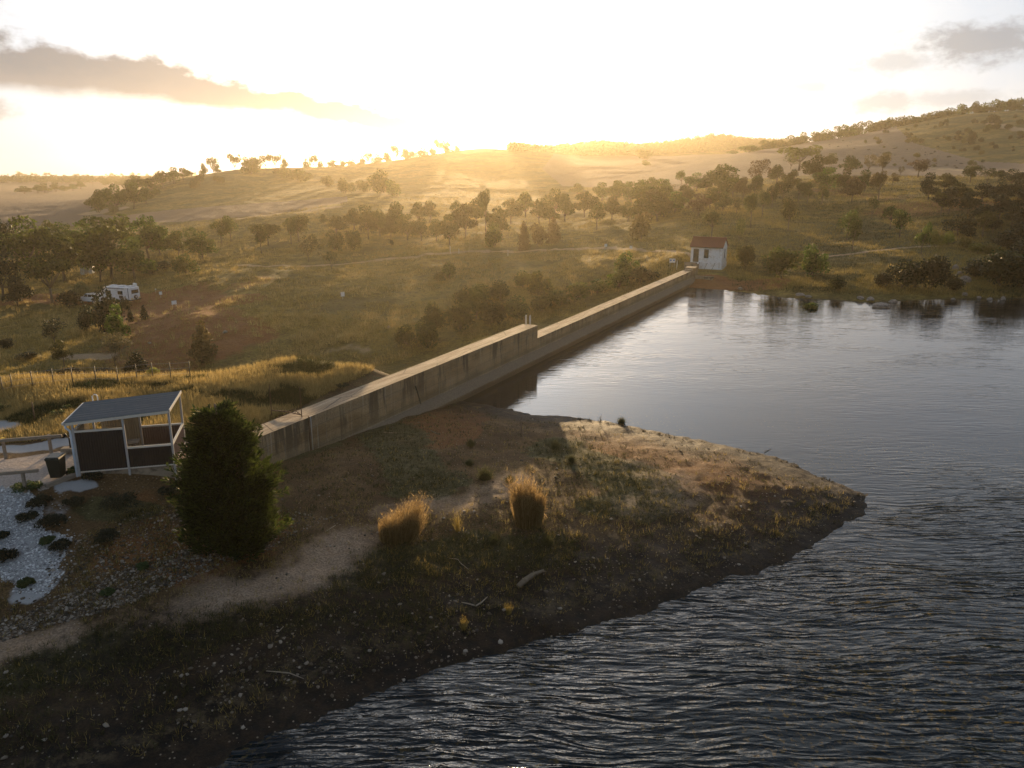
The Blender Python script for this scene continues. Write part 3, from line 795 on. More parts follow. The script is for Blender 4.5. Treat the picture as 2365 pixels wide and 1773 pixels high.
rb.add(vs, fs)
roof = rb.build("roof", M_roof, sh, fix=False)
fb = MB()
for y in (ry0 + 0.03, ry1 - 0.05):
    fb.bar((rx0 + 0.04, y, roofz(rx0, y) - 0.035), (rx1 - 0.03, y, roofz(rx1, y) - 0.035), 0.05, 0.125)
fb.build("fascia", M_cream, roof)
MB().bar((rx1 + 0.02, ry0 - 0.02, roofz(rx1, ry0) + 0.02), (rx1 + 0.02, ry1 + 0.02, roofz(rx1, ry1) + 0.02), 0.035, 0.13).build("barge_board", M_cream, roof)
MB().bar((rx0 - 0.03, ry0 - 0.02, roofz(rx0, ry0) - 0.01), (rx0 - 0.03, ry1 + 0.02, roofz(rx0, ry1) - 0.01), 0.09, 0.10).build("gutter", M_cream, roof)
dp = MB().tube([(-0.26, ry0 + 0.05, 2.27), (-0.26, ry0 + 0.05, 2.14), (-0.11, -0.02, 1.98), (-0.10, -0.03, 1.6), (-0.10, -0.03, -0.95)], 0.05, 10)
dp.build("downpipe", M_gutter, sh)
posts = [(0.0, 0.0, -0.9), (XM, 0.0, -0.9), (SW, 0.0, -0.95), (0.0, SD_, -0.3), (XM, SD_, -0.3), (SW, SD_, -0.3)]
for x, y, zb in posts:
    MB().box(x - 0.045, x + 0.045, y - 0.045, y + 0.045, zb, roofz(x, y) - 0.005).build("post", M_galv, sh, bevel=0.006)
def panel(name, x0, x1, y, z0, z1, mat, ax='x'):
    o = corr(MB(), x0, x1, y, z0 + 0.03, z1 - 0.04, ax=ax).build(name, mat, sh, fix=False)
    t = MB()
    if ax == 'x':
        t.box(x0, x1, y - 0.045, y + 0.045, z1 - 0.045, z1 + 0.035)
        bt = MB().box(x0, x1, y - 0.035, y + 0.035, z0 - 0.02, z0 + 0.035)
    else:
        t.box(y - 0.045, y + 0.045, x0, x1, z1 - 0.045, z1 + 0.035)
        bt = MB().box(y - 0.035, y + 0.035, x0, x1, z0 - 0.02, z0 + 0.035)
    t.build("top_rail", M_cream, o)
    bt.build("bottom_rail", M_cream, o)
    return o
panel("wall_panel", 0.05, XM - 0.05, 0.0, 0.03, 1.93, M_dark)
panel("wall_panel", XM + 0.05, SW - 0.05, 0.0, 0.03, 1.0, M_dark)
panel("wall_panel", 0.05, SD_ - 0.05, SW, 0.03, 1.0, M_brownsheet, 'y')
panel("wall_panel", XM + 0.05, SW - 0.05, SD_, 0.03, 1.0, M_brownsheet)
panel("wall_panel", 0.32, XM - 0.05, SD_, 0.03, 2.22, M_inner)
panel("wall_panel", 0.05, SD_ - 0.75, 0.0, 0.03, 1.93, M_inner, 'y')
MB().box(-0.12, SW + 0.30, 0.06, SD_ + 0.35, -1.1, -0.03).build("base_slab", M_conc, sh, bevel=0.03)
bt = MB().box(0.6, 2.2, 1.35, 2.0, 0.70, 0.75)
for x in (0.85, 1.95):
    bt.box(x - 0.04, x + 0.04, 1.45, 1.9, -0.03, 0.70)
tb = bt.build("picnic_table", M_timber)
tb.location = FL
tb.rotation_euler = (0, 0, SRZ)
tag(tb, "timber picnic table standing inside the shelter behind the tall dark wall", "table")
# concrete apron beyond the shelter joining the dam crest
ap = MB().box(SW + 0.31, SW + 1.5, 0.35, 2.7, -1.0, -0.02).build("concrete_apron", M_conc, None, bevel=0.03)
ap.location = FL
ap.rotation_euler = (0, 0, SRZ)
tag(ap, "flat brown concrete slab between the shelter and the dam crest", "slab")

# wheelie bin
gb = G(135, 1102)
bn = thing("wheelie_bin", "dark green wheelie bin standing on the gravel beside the shelter", "bin", gb, SRZ - 0.15)
v = [(-.23, -.24, .06), (.23, -.24, .06), (.23, .24, .06), (-.23, .24, .06), (-.29, -.33, .96), (.29, -.33, .96), (.29, .33, .96), (-.29, .33, .96)]
MB().add(v, [(3, 2, 1, 0), (4, 5, 6, 7), (0, 1, 5, 4), (1, 2, 6, 5), (2, 3, 7, 6), (3, 0, 4, 7)]).box(-.30, .30, -.345, .345, .90, .965).box(-.2, .2, -.255, -.23, .3, .62).build("bin_body", M_bin, bn, bevel=0.015)
MB().add([(-.32, -.37, .97), (.32, -.37, .97), (.32, .37, .985), (-.32, .37, .985), (-.26, -.30, 1.035), (.26, -.30, 1.035), (.26, .33, 1.05), (-.26, .33, 1.05)],
         [(3, 2, 1, 0), (4, 5, 6, 7), (0, 1, 5, 4), (1, 2, 6, 5), (2, 3, 7, 6), (3, 0, 4, 7)]).build("lid", M_bin, bn, bevel=0.012)
MB().tube([(-.24, .40, .97), (.24, .40, .97)], 0.018, 8).bar((-.2, .34, .95), (-.2, .41, .97), 0.03).bar((.2, .34, .95), (.2, .41, .97), 0.03).build("handle", M_bin, bn)
for sx in (-1, 1):
    MB().tube([(sx * .24, .27, .10), (sx * .29, .27, .10)], 0.10, 14).build("wheel", M_rubber, bn)

# log rail barriers and the timber edging by the gravel
def rail(name, label, p0, p1, posts_, capi=None):
    t = thing(name, label, "barrier", posts_[0])
    o = Vector(posts_[0])
    MB().bar(Vector(p0) - o, Vector(p1) - o, 0.13, 0.14).build("rail", M_timber, t, bevel=0.02)
    for i, q in enumerate(posts_):
        top = Vector(p0).lerp(Vector(p1), 0.5).z
        po = MB().box(-.06, .06, -.06, .06, -.3, (capi == i) * 0.02 + (Vector(p0).z + Vector(p1).z) / 2 - q[2] - (0.0 if capi == i else 0.08), Matrix.Translation(Vector(q) - o)).build("post", M_timber, t, bevel=0.012)
        if capi == i:
            h = (Vector(p0).z + Vector(p1).z) / 2 - q[2] + 0.02
            MB().box(-.072, .072, -.072, .072, h - .09, h + .012, Matrix.Translation(Vector(q) - o)).build("post_cap", M_yellow, po)
    return t
q1 = G(60, 1136)
rr = 0.95
def rail_pt(u, v, z):
    return at_z(u, v, z)
rail("log_barrier", "grey log rail on one post at the edge of the white stones", rail_pt(-60, 1099, q1[2] + rr), rail_pt(89, 1086, q1[2] + rr), [tuple(q1)])
q2, q3 = G(14, 1059), G(119, 1046)
zr = max(q2[2], q3[2]) + 1.0
rail("log_barrier", "longer grey log rail with a yellow capped post beside the white road", rail_pt(-80, 1024, zr), rail_pt(143, 1006, zr), [tuple(q2), tuple(q3)], 0)
e0, e1 = G(106, 1126), G(177, 1098)
kb = MB().bar(e0 + np.array([0, 0, .06]), e1 + np.array([0, 0, .06]), 0.2, 0.2).build("timber_edging", M_timber, None, bevel=0.02)
tag(kb, "grey timber sleeper edging between the gravel and the slope", "edging")
# steel hoop rising behind the shelter roof
hp = at_d(221, 931, 40.5)
hg = hz(hp[0], hp[1])
ht = at_d(221, 909, 40.5)[2]
o = MB().tube([(-.13, 0, -.3), (-.13, 0, ht - hg - .08), (-.02, 0, ht - hg), (.10, 0, ht - hg - .02), (.14, 0, ht - hg - .12), (.14, 0, -.3)], 0.032, 8).build("steel_hoop", M_white)
o.location = (hp[0], hp[1], hg)
tag(o, "tall white steel hoop rising behind the shelter roof", "handrail")
# pot like drinking tap left of the shelter
tp = G(160, 1046)
t = thing("drinking_tap", "small black tap on a pale concrete block by the shelter downpipe", "tap", tp)
MB().box(-.3, .3, -.2, .2, -.2, .28).build("block", M_conc, t, bevel=0.02)
MB().tube([(0.1, 0, .28), (0.1, 0, .75), (0.02, -.05, .85), (-.12, -.12, .82)], 0.035, 8).tube([(-.16, -.1, .83), (.0, -.02, .95)], .08, 8).build("spout", M_rubber, t)

# ------------------------------------------------------------------ fittings on the dam
def post_thing(name, label, cat, base, h, r, mat, lean=(0, 0), n=8):
    o = MB().tube([(0, 0, -.3), (lean[0] * .5, lean[1] * .5, h * .5), (lean[0], lean[1], h)], [r, r, r * .9], n).build(name, mat)
    o.location = base
    return tag(o, label, cat)
pA, pB = at_z(697, 962, CREST), at_z(627, 951, CREST)
post_thing("fence_post", "thin steel post at the water side edge of the dam crest", "post", (pA[0], pA[1], CREST + .3), 1.4, 0.024, M_rust)
post_thing("fence_post", "thin steel post at the grass side edge of the dam crest", "post", (pB[0], pB[1], CREST + .3 - .2), 1.5, 0.024, M_rust)
wa, wb_ = Vector((pA[0], pA[1], CREST)), Vector((pB[0], pB[1], CREST))
m = MB()
m.tube([wa + Vector((0, 0, .10)), wa.lerp(wb_, .5) + Vector((0, 0, .16)), wb_ + Vector((0, 0, .10))], 0.03, 6)
m.tube([wa + Vector((.05, 0, .02)), wa.lerp(wb_, .25) + Vector((0, 0, .38)), wa.lerp(wb_, .5) + Vector((0, 0, .12))], 0.022, 6)
for k in range(1, 9):
    q = wa.lerp(wb_, k / 9) + Vector((0, 0, .12))
    m.tube([q, q + Vector((random.Random(k).uniform(-.12, .12), random.Random(k + 9).uniform(-.12, .12), .2))], 0.012, 5)
o = m.build("spiked_bar", M_rust)
tag(o, "low rusty spiked bar lying across the dam crest between two posts", "barrier")
for k, du in enumerate((0, 16)):
    b0 = dam_pt(float(np.dot(at_z(697 + du, 962, CREST)[:2] - DA, DE)), 0.05, 0)
    o = MB().tube([(b0[0], b0[1], 1.2), (b0[0], b0[1], CREST + (.12 if k == 0 else .05))], 0.026, 8).build("wall_pipe", M_rust if k == 0 else M_galv)
    tag(o, ["rusty pipe running down the dam face below the steel post", "thin grey pipe on the dam face beside the rusty one"][k], "pipe")
g0 = G(976, 948)
g1 = at_d(963, 893, np.linalg.norm(g0[:2]) * 1.0)
o = MB().tube([g0 - np.array([0, 0, .2]), (g0 + dam_pt(float(np.dot(g0[:2] - DA, DE)) - .9, 0.08, 2.3)) / 2 + np.array([.03, 0, 0]), dam_pt(float(np.dot(g0[:2] - DA, DE)) - .95, 0.10, 2.35)], [.05, .045, .035], 7).build("leaning_stake", M_wood_dk)
tag(o, "dark wooden stake leaning against the dam face at the water's edge", "stake")
# ladder at the step in the crest
ld = thing("access_ladder", "steel ladder with two pale stiles at the step in the dam crest", "ladder", dam_pt(DB + 0.12, -0.95, CREST_LOW), DAM_RZ)
for yy in (-.2, .2):
    MB().tube([(0, yy, 0), (0, yy, 1.85), (-.03, yy, 1.95), (-.16, yy, 1.97), (-.2, yy, 1.9), (-.2, yy, 1.16)], 0.03, 8).build("stile", M_white, ld)
for z in (.25, .5, .75, 1.0):
    MB().tube([(0, -.2, z), (0, .2, z)], 0.015, 6).build("rung", M_white, ld)

# ------------------------------------------------------------------ pump house at the far end
# its front wall looks back along the dam
hx = Vector((DN[0], DN[1], 0))            # along the front, towards the water
hy = Vector((DE[0], DE[1], 0))            # into the house
HB = G(1665, 623)
HW, HD = 4.95, 3.6
HZ = HB[2]
corner = Vector((HB[0], HB[1], HZ)) - hx * HW
hs = thing("pump_house", "small white pump house with red gabled roof at the end of the dam", "house", corner, math.atan2(hx.y, hx.x))
PL, WH = 1.0, 3.55
bw = MB().box(0, HW, 0, HD, -0.6, WH)
gp = [(0, WH), (HD, WH), (HD / 2, WH + 1.25)]
bw.add([(x, y, z) for x in (0.0, HW) for y, z in gp], [(0, 1, 2), (3, 5, 4), (0, 2, 5, 3), (1, 4, 5, 2)])
hw_ = bw.build("wall", M_white, hs)
MB().box(-0.06, HW + 0.06, -0.05, HD + 0.05, -0.62, PL - .02).build("plinth", M_white, hs, bevel=0.02)
rm = MB()
sl = 1.25 / (HD / 2)
ov, ex, th = 0.22, 0.18, 0.07
for sgn in (0, 1):
    ye, yr = (-ov, HD / 2) if sgn == 0 else (HD + ov, HD / 2)
    ze, zr2 = WH - ov * sl + .02, WH + 1.25 + .02
    vs = [(-ex, ye, ze), (HW + ex, ye, ze), (HW + ex, yr, zr2), (-ex, yr, zr2)]
    vs += [(a, b_, c_ + th) for a, b_, c_ in vs]
    rm.add(vs, [(3, 2, 1, 0), (4, 5, 6, 7), (0, 1, 5, 4), (1, 2, 6, 5), (2, 3, 7, 6), (3, 0, 4, 7)])
hr_ = rm.build("roof", M_red, hs)
MB().bar((-ex, HD / 2, WH + 1.37), (HW + ex, HD / 2, WH + 1.37), .22, .06).build("ridge_cap", M_red, hr_)
MB().bar((-ex, -ov - .05, WH - ov * sl + .02), (HW + ex, -ov - .05, WH - ov * sl + .02), .1, .1).build("gutter", M_wood_dk, hr_)
d_ = MB().box(0.42, 1.30, -0.03, 0.02, PL + .06, PL + 2.12).build("door", M_wood_dk, hs)
MB().box(0.34, 0.42, -.045, .02, PL + .06, PL + 2.2).box(1.30, 1.38, -.045, .02, PL + .06, PL + 2.2).box(.42, 1.30, -.045, .02, PL + 2.12, PL + 2.2).build("door_frame", M_white, d_)
MB().tube([(1.2, -.06, PL + 1.05), (1.2, -.03, PL + 1.05)], .04, 8).build("handle", M_galv, d_)
def window(mb_name, x0, x1, z0, z1, side):
    A = (lambda a, b, d0, d1, z_0, z_1: (a, b, d0, d1, z_0, z_1)) if side == 'f' else (lambda a, b, d0, d1, z_0, z_1: (HW - d1, HW - d0, a, b, z_0, z_1))
    w = MB()
    for q in ((x0 - .08, x0, z0 - .08, z1 + .08), (x1, x1 + .08, z0 - .08, z1 + .08), (x0, x1, z0 - .08, z0), (x0, x1, z1, z1 + .08)):
        w.box(*A(q[0], q[1], -.05, .02, q[2], q[3]))
    f_ = w.build("window", M_white, hs)
    MB().box(*A(x0, x1, -.02, .02, z0, z1)).build("pane", M_wood_dk if side == 'f' else M_glass, f_)
    b_ = MB()
    b_.box(*A((x0 + x1) / 2 - .02, (x0 + x1) / 2 + .02, -.035, -.021, z0, z1))
    for k in (1, 2):
        zz_ = z0 + (z1 - z0) * k / 3
        b_.box(*A(x0, x1, -.033, -.022, zz_ - .015, zz_ + .015))
    b_.build("glazing_bar", M_wood_dk, f_)
window("window", 2.12, 2.86, PL + .72, PL + 2.12, 'f')
window("window", 1.55, 2.15, PL + .72, PL + 2.12, 's')
st = MB().box(-.55, 1.45, -1.55, -.06, -.9, PL - .22).box(-.2, 1.42, -2.2, -1.551, -.9, PL - .45).build("entrance_landing", M_conc, hs, bevel=0.03)
MB().bar((-.55, -1.5, PL + .0), (1.45, -1.5, PL + .0), .12, .3).build("landing_edge", M_conc, hs, bevel=.02)
for x0 in (1.55, 2.75, 3.95):
    a_, c_ = Vector((x0, -.25, PL - .1)), Vector((x0 - .45, -.75, -.35))
    MB().tube([a_, c_], .028, 6).tube([a_ + Vector((-.06, 0, .06)), a_ + Vector((.06, 0, .06))], .05, 6).build("valve_rod", M_rubber, hs)
MB().tube([(1.6, -.22, PL - .06), (HW - .2, -.22, PL - .06)], .014, 5).build("guide_rail", M_galv, hs)
vb = G(1627, 642)
o = MB()
for x0, x1, y0, y1 in ((-1.3, 1.3, -.5, -.38), (-1.3, 1.3, .38, .5), (-1.3, -1.18, -.38, .38), (1.18, 1.3, -.38, .38), (.1, .22, -.38, .38)):
    o.box(x0, x1, y0, y1, -.3, .28)
o = o.build("valve_pit", M_conc, None, bevel=.02)
o.location = vb
o.rotation_euler = (0, 0, math.atan2(hx.y, hx.x))
tag(o, "small open concrete valve pit on the bank below the pump house", "pit")

# ------------------------------------------------------------------ signs
M_blue = plain("blue_sign_face", (0.10, 0.20, 0.42), 0.5, 0.05)
def sign(u, v, w, h, ph, label, yaw=0.0, panels=1, blue=False):
    b = G(u, v)
    t = thing("warning_sign", label, "sign", b, math.atan2(-b[0], b[1]) + yaw)
    for k in range(2 if w > .8 else 1):
        x = (-w * .35, w * .35)[k] if w > .8 else 0
        MB().tube([(x, .03, -.3), (x, .03, ph + h)], .03, 6).build("post", M_galv, t)
    for k in range(panels):
        x0 = -w / 2 + w / panels * k
        bd = MB().box(x0 + .01, x0 + w / panels - .01, -.03, 0, ph, ph + h).build("board", M_white, t)
        if blue:
            MB().box(x0 + w / panels * .25, x0 + w / panels * .75, -.036, -.031, ph + h * .4, ph + h * .75).build("emblem", M_blue, bd)
    return t
sign(1552, 617, 0.95, 0.62, 0.75, "white two panel sign on the grass beside the pump house", 0.1, 2, True)
sign(1399, 576, 0.55, 0.55, 0.6, "small white sign on the track, the one farther from the pump house", 0.1)
sign(1457, 580, 0.5, 0.5, 0.5, "small white sign on the track, the one nearer the pump house", 0.2)
sign(792, 691, 0.62, 0.72, 0.5, "lone white sign on the open grassy hillside below the small trees", 0.2)
sign(372, 688, 0.6, 0.6, 0.6, "white sign beside the red track just past the caravan", 0.5)
sign(403, 708, 0.85, 0.62, 0.4, "wide white two panel sign on the red slope beyond the caravan", 0.4, 2)
sign(360, 675, 0.25, 0.25, 0.5, "tiny white marker on a stake behind the caravan", 0.3)
for u, v, h, lab in ((1040, 585, 1.6, "thin pale pole beside the track under the sunlit trees"), (1060, 586, 1.2, "short pale pole beside the track under the sunlit trees"),
                     (1173, 590, 1.2, "thin pale stake on the grass below the track"), (1563, 622, 1.4, "thin grey stake in the grass left of the pump house")):
    b = G(u, v)
    post_thing("marker_pole", lab, "pole", b, h, .04, M_white, n=6)
b = G(311, 652)
post_thing("lamp_pole", "slim dark pole standing behind the caravan roof", "pole", b, 3.4, .06, M_wood_dk)

# ------------------------------------------------------------------ caravan and towing car
cv0 = G(318, 699)
dirc = math.atan2(0.30, -1.0)            # front of the rig points up valley, to the left
M_cwhite = plain("white_fibreglass", (0.74, 0.73, 0.72), 0.35, 0.04, dirt=(0.62, 0.58, 0.54))
M_plast = plain("black_plastic_trim", (0.02, 0.02, 0.022), 0.5, 0.1)
M_lamp = plain("amber_lens", (0.75, 0.55, 0.16), 0.3, 0.1)
M_rim = plain("steel_rim", (0.45, 0.45, 0.46), 0.35, 0.1, metal=0.7)
def wheel(parent, x, y, r, w):
    s_ = 1 if y > 0 else -1
    t = MB().tube([(x, y - w / 2, r), (x, y + w / 2, r)], r, 20).build("wheel", M_rubber, parent)
    MB().tube([(x, y + s_ * w / 2, r), (x, y + s_ * (w / 2 + .012), r)], r * .6, 14).build("rim", M_rim, t)
cx_, sx_ = math.cos(dirc), math.sin(dirc)
cp = np.array([cv0[0] - cx_ * -0.3, cv0[1] - sx_ * -0.3])
cv = thing("caravan", "white touring caravan with roof hatches and black striped sides among the trees", "caravan", (cp[0], cp[1], hz(cp[0], cp[1]) + 0.02), dirc)
L, Wd, Z0, Z1 = 6.6, 2.4, 0.55, 2.85
prof = [(0.0, Z0), (0.0, 1.3), (0.06, Z1 - .1), (0.2, Z1), (L - .9, Z1 + .02), (L - .25, 2.3), (L, 1.6), (L - .2, Z0)]
MB().prism(prof, -Wd / 2, Wd / 2).build("body", M_cwhite, cv, bevel=0.05)
MB().box(.02, L - .12, -Wd / 2 - .012, Wd / 2 + .012, Z0 - .14, Z0 + .04).build("skirt", M_plast, cv)
for x0, x1 in ((.5, 1.3), (2.2, 3.4), (4.2, 5.3)):
    MB().box(x0, x1, -.5, .5, Z1 + .03, Z1 + .22).build("roof_hatch", M_cwhite, cv, bevel=.06)
MB().box(.55, 1.25, -.95, -.6, Z1 + .03, Z1 + .5, Matrix.Rotation(-.12, 4, 'Y')).build("roof_vent", M_white, cv, bevel=.04)
for side in (-1, 1):
    y = side * (Wd / 2 + .012)
    for x0, x1, z0, z1 in ((1.75, 2.75, 1.55, 2.15), (4.4, 5.4, 1.5, 2.15)):
        wf = MB().box(x0, x1, y - .015, y + .015, z0, z1).build("window", M_glass, cv)
        MB().box(x0 - .05, x1 + .05, y - .009, y + .009, z0 - .05, z1 + .05).build("frame", M_plast, wf)
    MB().box(.42, .52, y - .012, y + .012, Z0 + .05, Z1 - .12).build("stripe", M_plast, cv)
    MB().box(1.3, 5.9, y - .05, y + .03, Z1 - .3, Z1 - .2).build("awning_rail", M_plast, cv)
    MB().box(1.7, 2.6, y - .012, y + .012, .8, 1.35).build("locker_hatch", M_plast, cv)
    for x in (2.55, 3.35):
        wheel(cv, x, side * 1.0, .36, .24)
    ta = MB().box(-.06, -.003, side * .98 - .16, side * .98 + .16, .68, .92).build("tail_lamp", M_lamp, cv)
MB().box(-.03, .0, -.85, .85, 1.7, 2.35).build("rear_window", M_glass, cv)
sw_ = MB().tube([(-.06, .1, 1.05), (-.26, .1, 1.05)], .36, 20).build("spare_wheel", M_rubber, cv)
MB().tube([(-.26, .1, 1.05), (-.275, .1, 1.05)], .2, 14).build("rim", M_rim, sw_)
MB().bar((-.12, -1.1, .58), (-.12, 1.1, .58), .1, .12).build("bumper", M_plast, cv)
MB().bar((L - .2, 0, .5), (L + 1.25, 0, .5), .12, .12).build("drawbar", M_plast, cv)
kp = np.array([cp[0] + cx_ * (L + 1.35), cp[1] + sx_ * (L + 1.35)])
ca = thing("station_wagon", "white four wheel drive wagon hitched to the caravan", "car", (kp[0], kp[1], hz(kp[0], kp[1]) + 0.02), dirc)
pr = [(0, .5), (0, 1.05), (.1, 1.2), (.12, 1.28), (3.5, 1.25), (4.75, 1.12), (4.88, .8), (4.85, .45)]
MB().prism(pr, -.93, .93).build("body", M_cwhite, ca, bevel=.05)
cab = MB()
cv8 = [(.12, -.90, 1.26), (3.55, -.90, 1.26), (3.55, .90, 1.26), (.12, .90, 1.26), (.28, -.76, 1.92), (2.75, -.76, 1.92), (2.75, .76, 1.92), (.28, .76, 1.92)]
cab.add(cv8, [(3, 2, 1, 0), (4, 5, 6, 7), (0, 1, 5, 4), (1, 2, 6, 5), (2, 3, 7, 6), (3, 0, 4, 7)]).build("cabin", M_cwhite, ca, bevel=.05)
for side in (-1, 1):
    sh_ = lambda z: side * (.90 - (z - 1.26) * .212 + .006)
    for x0, x1 in ((.45, 1.25), (1.38, 2.2), (2.32, 2.95)):
        vs = [(x0, sh_(1.34), 1.34), (x1 + (.2 if x0 > 2 else 0), sh_(1.34), 1.34), (x1 - (.1 if x0 > 2 else 0), sh_(1.8), 1.8), (x0, sh_(1.8), 1.8)]
        vs += [(a, b_ + side * .015, c_) for a, b_, c_ in vs]
        MB().add(vs, [(3, 2, 1, 0), (4, 5, 6, 7), (0, 1, 5, 4), (1, 2, 6, 5), (2, 3, 7, 6), (3, 0, 4, 7)]).build("window", M_glass, ca)
    for x in (.95, 3.85):
        wheel(ca, x, side * .82, .38, .24)
    MB().box(-.02, .02, side * .8 - .08, side * .8 + .08, .85, 1.1).build("tail_lamp", M_lamp, ca)
vs = [(2.86, -.72, 1.86), (3.56, -.8, 1.33), (3.56, .8, 1.33), (2.86, .72, 1.86)]
vs += [(a + .03, b_, c_ + .03) for a, b_, c_ in vs]
MB().add(vs, [(3, 2, 1, 0), (4, 5, 6, 7), (0, 1, 5, 4), (1, 2, 6, 5), (2, 3, 7, 6), (3, 0, 4, 7)]).build("windscreen", M_glass, ca)
rk = MB()
for y in (-.62, .62):
    rk.bar((.4, y, 2.02), (2.6, y, 2.02), .05)
for x in (.5, 1.2, 1.9, 2.5):
    rk.bar((x, -.6, 2.02), (x, .6, 2.02), .04).bar((x, -.6, 1.93), (x, -.6, 2.02), .04).bar((x, .6, 1.93), (x, .6, 2.02), .04)
rk.build("roof_rack", M_plast, ca)
MB().box(4.82, 4.93, -.9, .9, .45, .68).build("bumper", M_plast, ca)

# toilet hut hidden among the grove
hb = G(203, 632)
ht_ = thing("camp_hut", "small pale hut with brown hipped roof half hidden in the grove", "hut", hb, 0.3)
MB().box(-1.3, 1.3, -1.1, 1.1, -.4, 2.3).build("wall", M_white, ht_)
MB().add([(-1.6, -1.4, 2.25), (1.6, -1.4, 2.25), (1.6, 1.4, 2.25), (-1.6, 1.4, 2.25), (-.6, 0, 3.1), (.6, 0, 3.1)], [(3, 2, 1, 0), (0, 1, 5, 4), (1, 2, 5), (2, 3, 4, 5), (3, 0, 4)]).build("roof", M_red, ht_)
MB().box(-.45, .4, -1.13, -1.09, 0, 2.0).build("door", M_galv, ht_)

# fences and poles
fpx = [(8, 911), (30, 905), (77, 898), (125, 892), (169, 888), (223, 886), (274, 888), (317, 880), (354, 877), (395, 876), (440, 873)]
fpt = [G(u, v) for u, v in fpx]
wf = thing("wire_fence", "thin wire fence on dark posts along the top of the grassy bank", "fence", fpt[0])
o0 = Vector(fpt[0])
for q in fpt:
    MB().tube([Vector(q) - o0 + Vector((0, 0, -.3)), Vector(q) - o0 + Vector((0, 0, 1.15))], .03, 6).build("post", M_wood_dk, wf)
wr = MB()
for h in (.35, .7, 1.05):
    wr.tube([Vector(q) - o0 + Vector((0, 0, h)) for q in fpt], .006, 4, smooth=False)
wr.build("wire", M_galv, wf)
q = G(81, 971)
post_thing("star_picket", "single dark iron picket in the golden grass behind the log rail", "post", q, 1.05, .03, M_rust)
for u, v, hp_, lab in ((111, 446, 24, "tall power pole before the small row of trees on the far field"), (215, 431, 17, "distant power pole out on the pale far field")):
    b = G(u, v)
    d_ = b[1]
    t = thing("power_pole", lab, "pole", b)
    hm = hp_ * d_ / F
    MB().tube([(0, 0, -.5), (0, 0, hm)], [.22, .14], 7).build("mast", M_wood_dk, t)
    MB().bar((-1.1, 0, hm - .7), (1.1, 0, hm - .7), .16).build("cross_arm", M_wood_dk, t)
# ------------------------------------------------------------------ plants
M_bark = plain("grey_brown_bark", (0.13, 0.095, 0.065), 0.9, 0.3, 4, 0.4, stretch=(1, 1, .3))
L_gum = leafy("gum_leaves", (0.020, 0.032, 0.005), (0.045, 0.066, 0.010), (0.100, 0.128, 0.018), 0.48)
L_oak = leafy("sheoak_needles", (0.022, 0.027, 0.005), (0.046, 0.052, 0.010), (0.088, 0.088, 0.017), 0.45)
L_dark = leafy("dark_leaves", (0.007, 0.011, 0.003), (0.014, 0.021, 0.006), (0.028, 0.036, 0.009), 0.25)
L_cypress = leafy("cypress_foliage", (0.010, 0.016, 0.004), (0.024, 0.036, 0.008), (0.075, 0.098, 0.018), 0.45, 0.0)
L_pale = leafy("grey_green_leaves", (0.075, 0.075, 0.035), (0.12, 0.115, 0.05), (0.18, 0.165, 0.075), 0.4)
L_yel = leafy("yellow_green_leaves", (0.11, 0.11, 0.022), (0.19, 0.18, 0.035), (0.28, 0.25, 0.055), 0.45)
L_bright = leafy("bright_green_leaves", (0.065, 0.085, 0.014), (0.11, 0.14, 0.02), (0.17, 0.19, 0.032), 0.45)
L_brown = leafy("bronze_leaves", (0.055, 0.036, 0.016), (0.085, 0.055, 0.022), (0.13, 0.085, 0.032), 0.35)

def leaf_cloud(c, nrm, size, aspect, r, droop=0.0):
    """one small pointed quad per centre"""
    n = len(c)
    rnd = r.normal(size=(n, 3))
    nn = nrm * 0.8 + rnd * 0.7
    nn /= np.linalg.norm(nn, axis=1)[:, None]
    t = r.normal(size=(n, 3)) + np.array([0, 0, -droop])
    t -= (t * nn).sum(1)[:, None] * nn
    t /= np.linalg.norm(t, axis=1)[:, None] + 1e-9
    b = np.cross(nn, t)
    s = size * r.uniform(0.6, 1.4, n)[:, None]
    V = np.stack([c - t * s, c + b * s * aspect, c + t * s, c - b * s * aspect], 1).reshape(-1, 3)
    return V, np.arange(4 * n).reshape(-1, 4)
def ell_pts(r, n, lo=0.72):
    d = r.normal(size=(n, 3))
    d /= np.linalg.norm(d, axis=1)[:, None]
    return d, d * r.uniform(lo ** 3, 1.08, n)[:, None] ** (1 / 3)
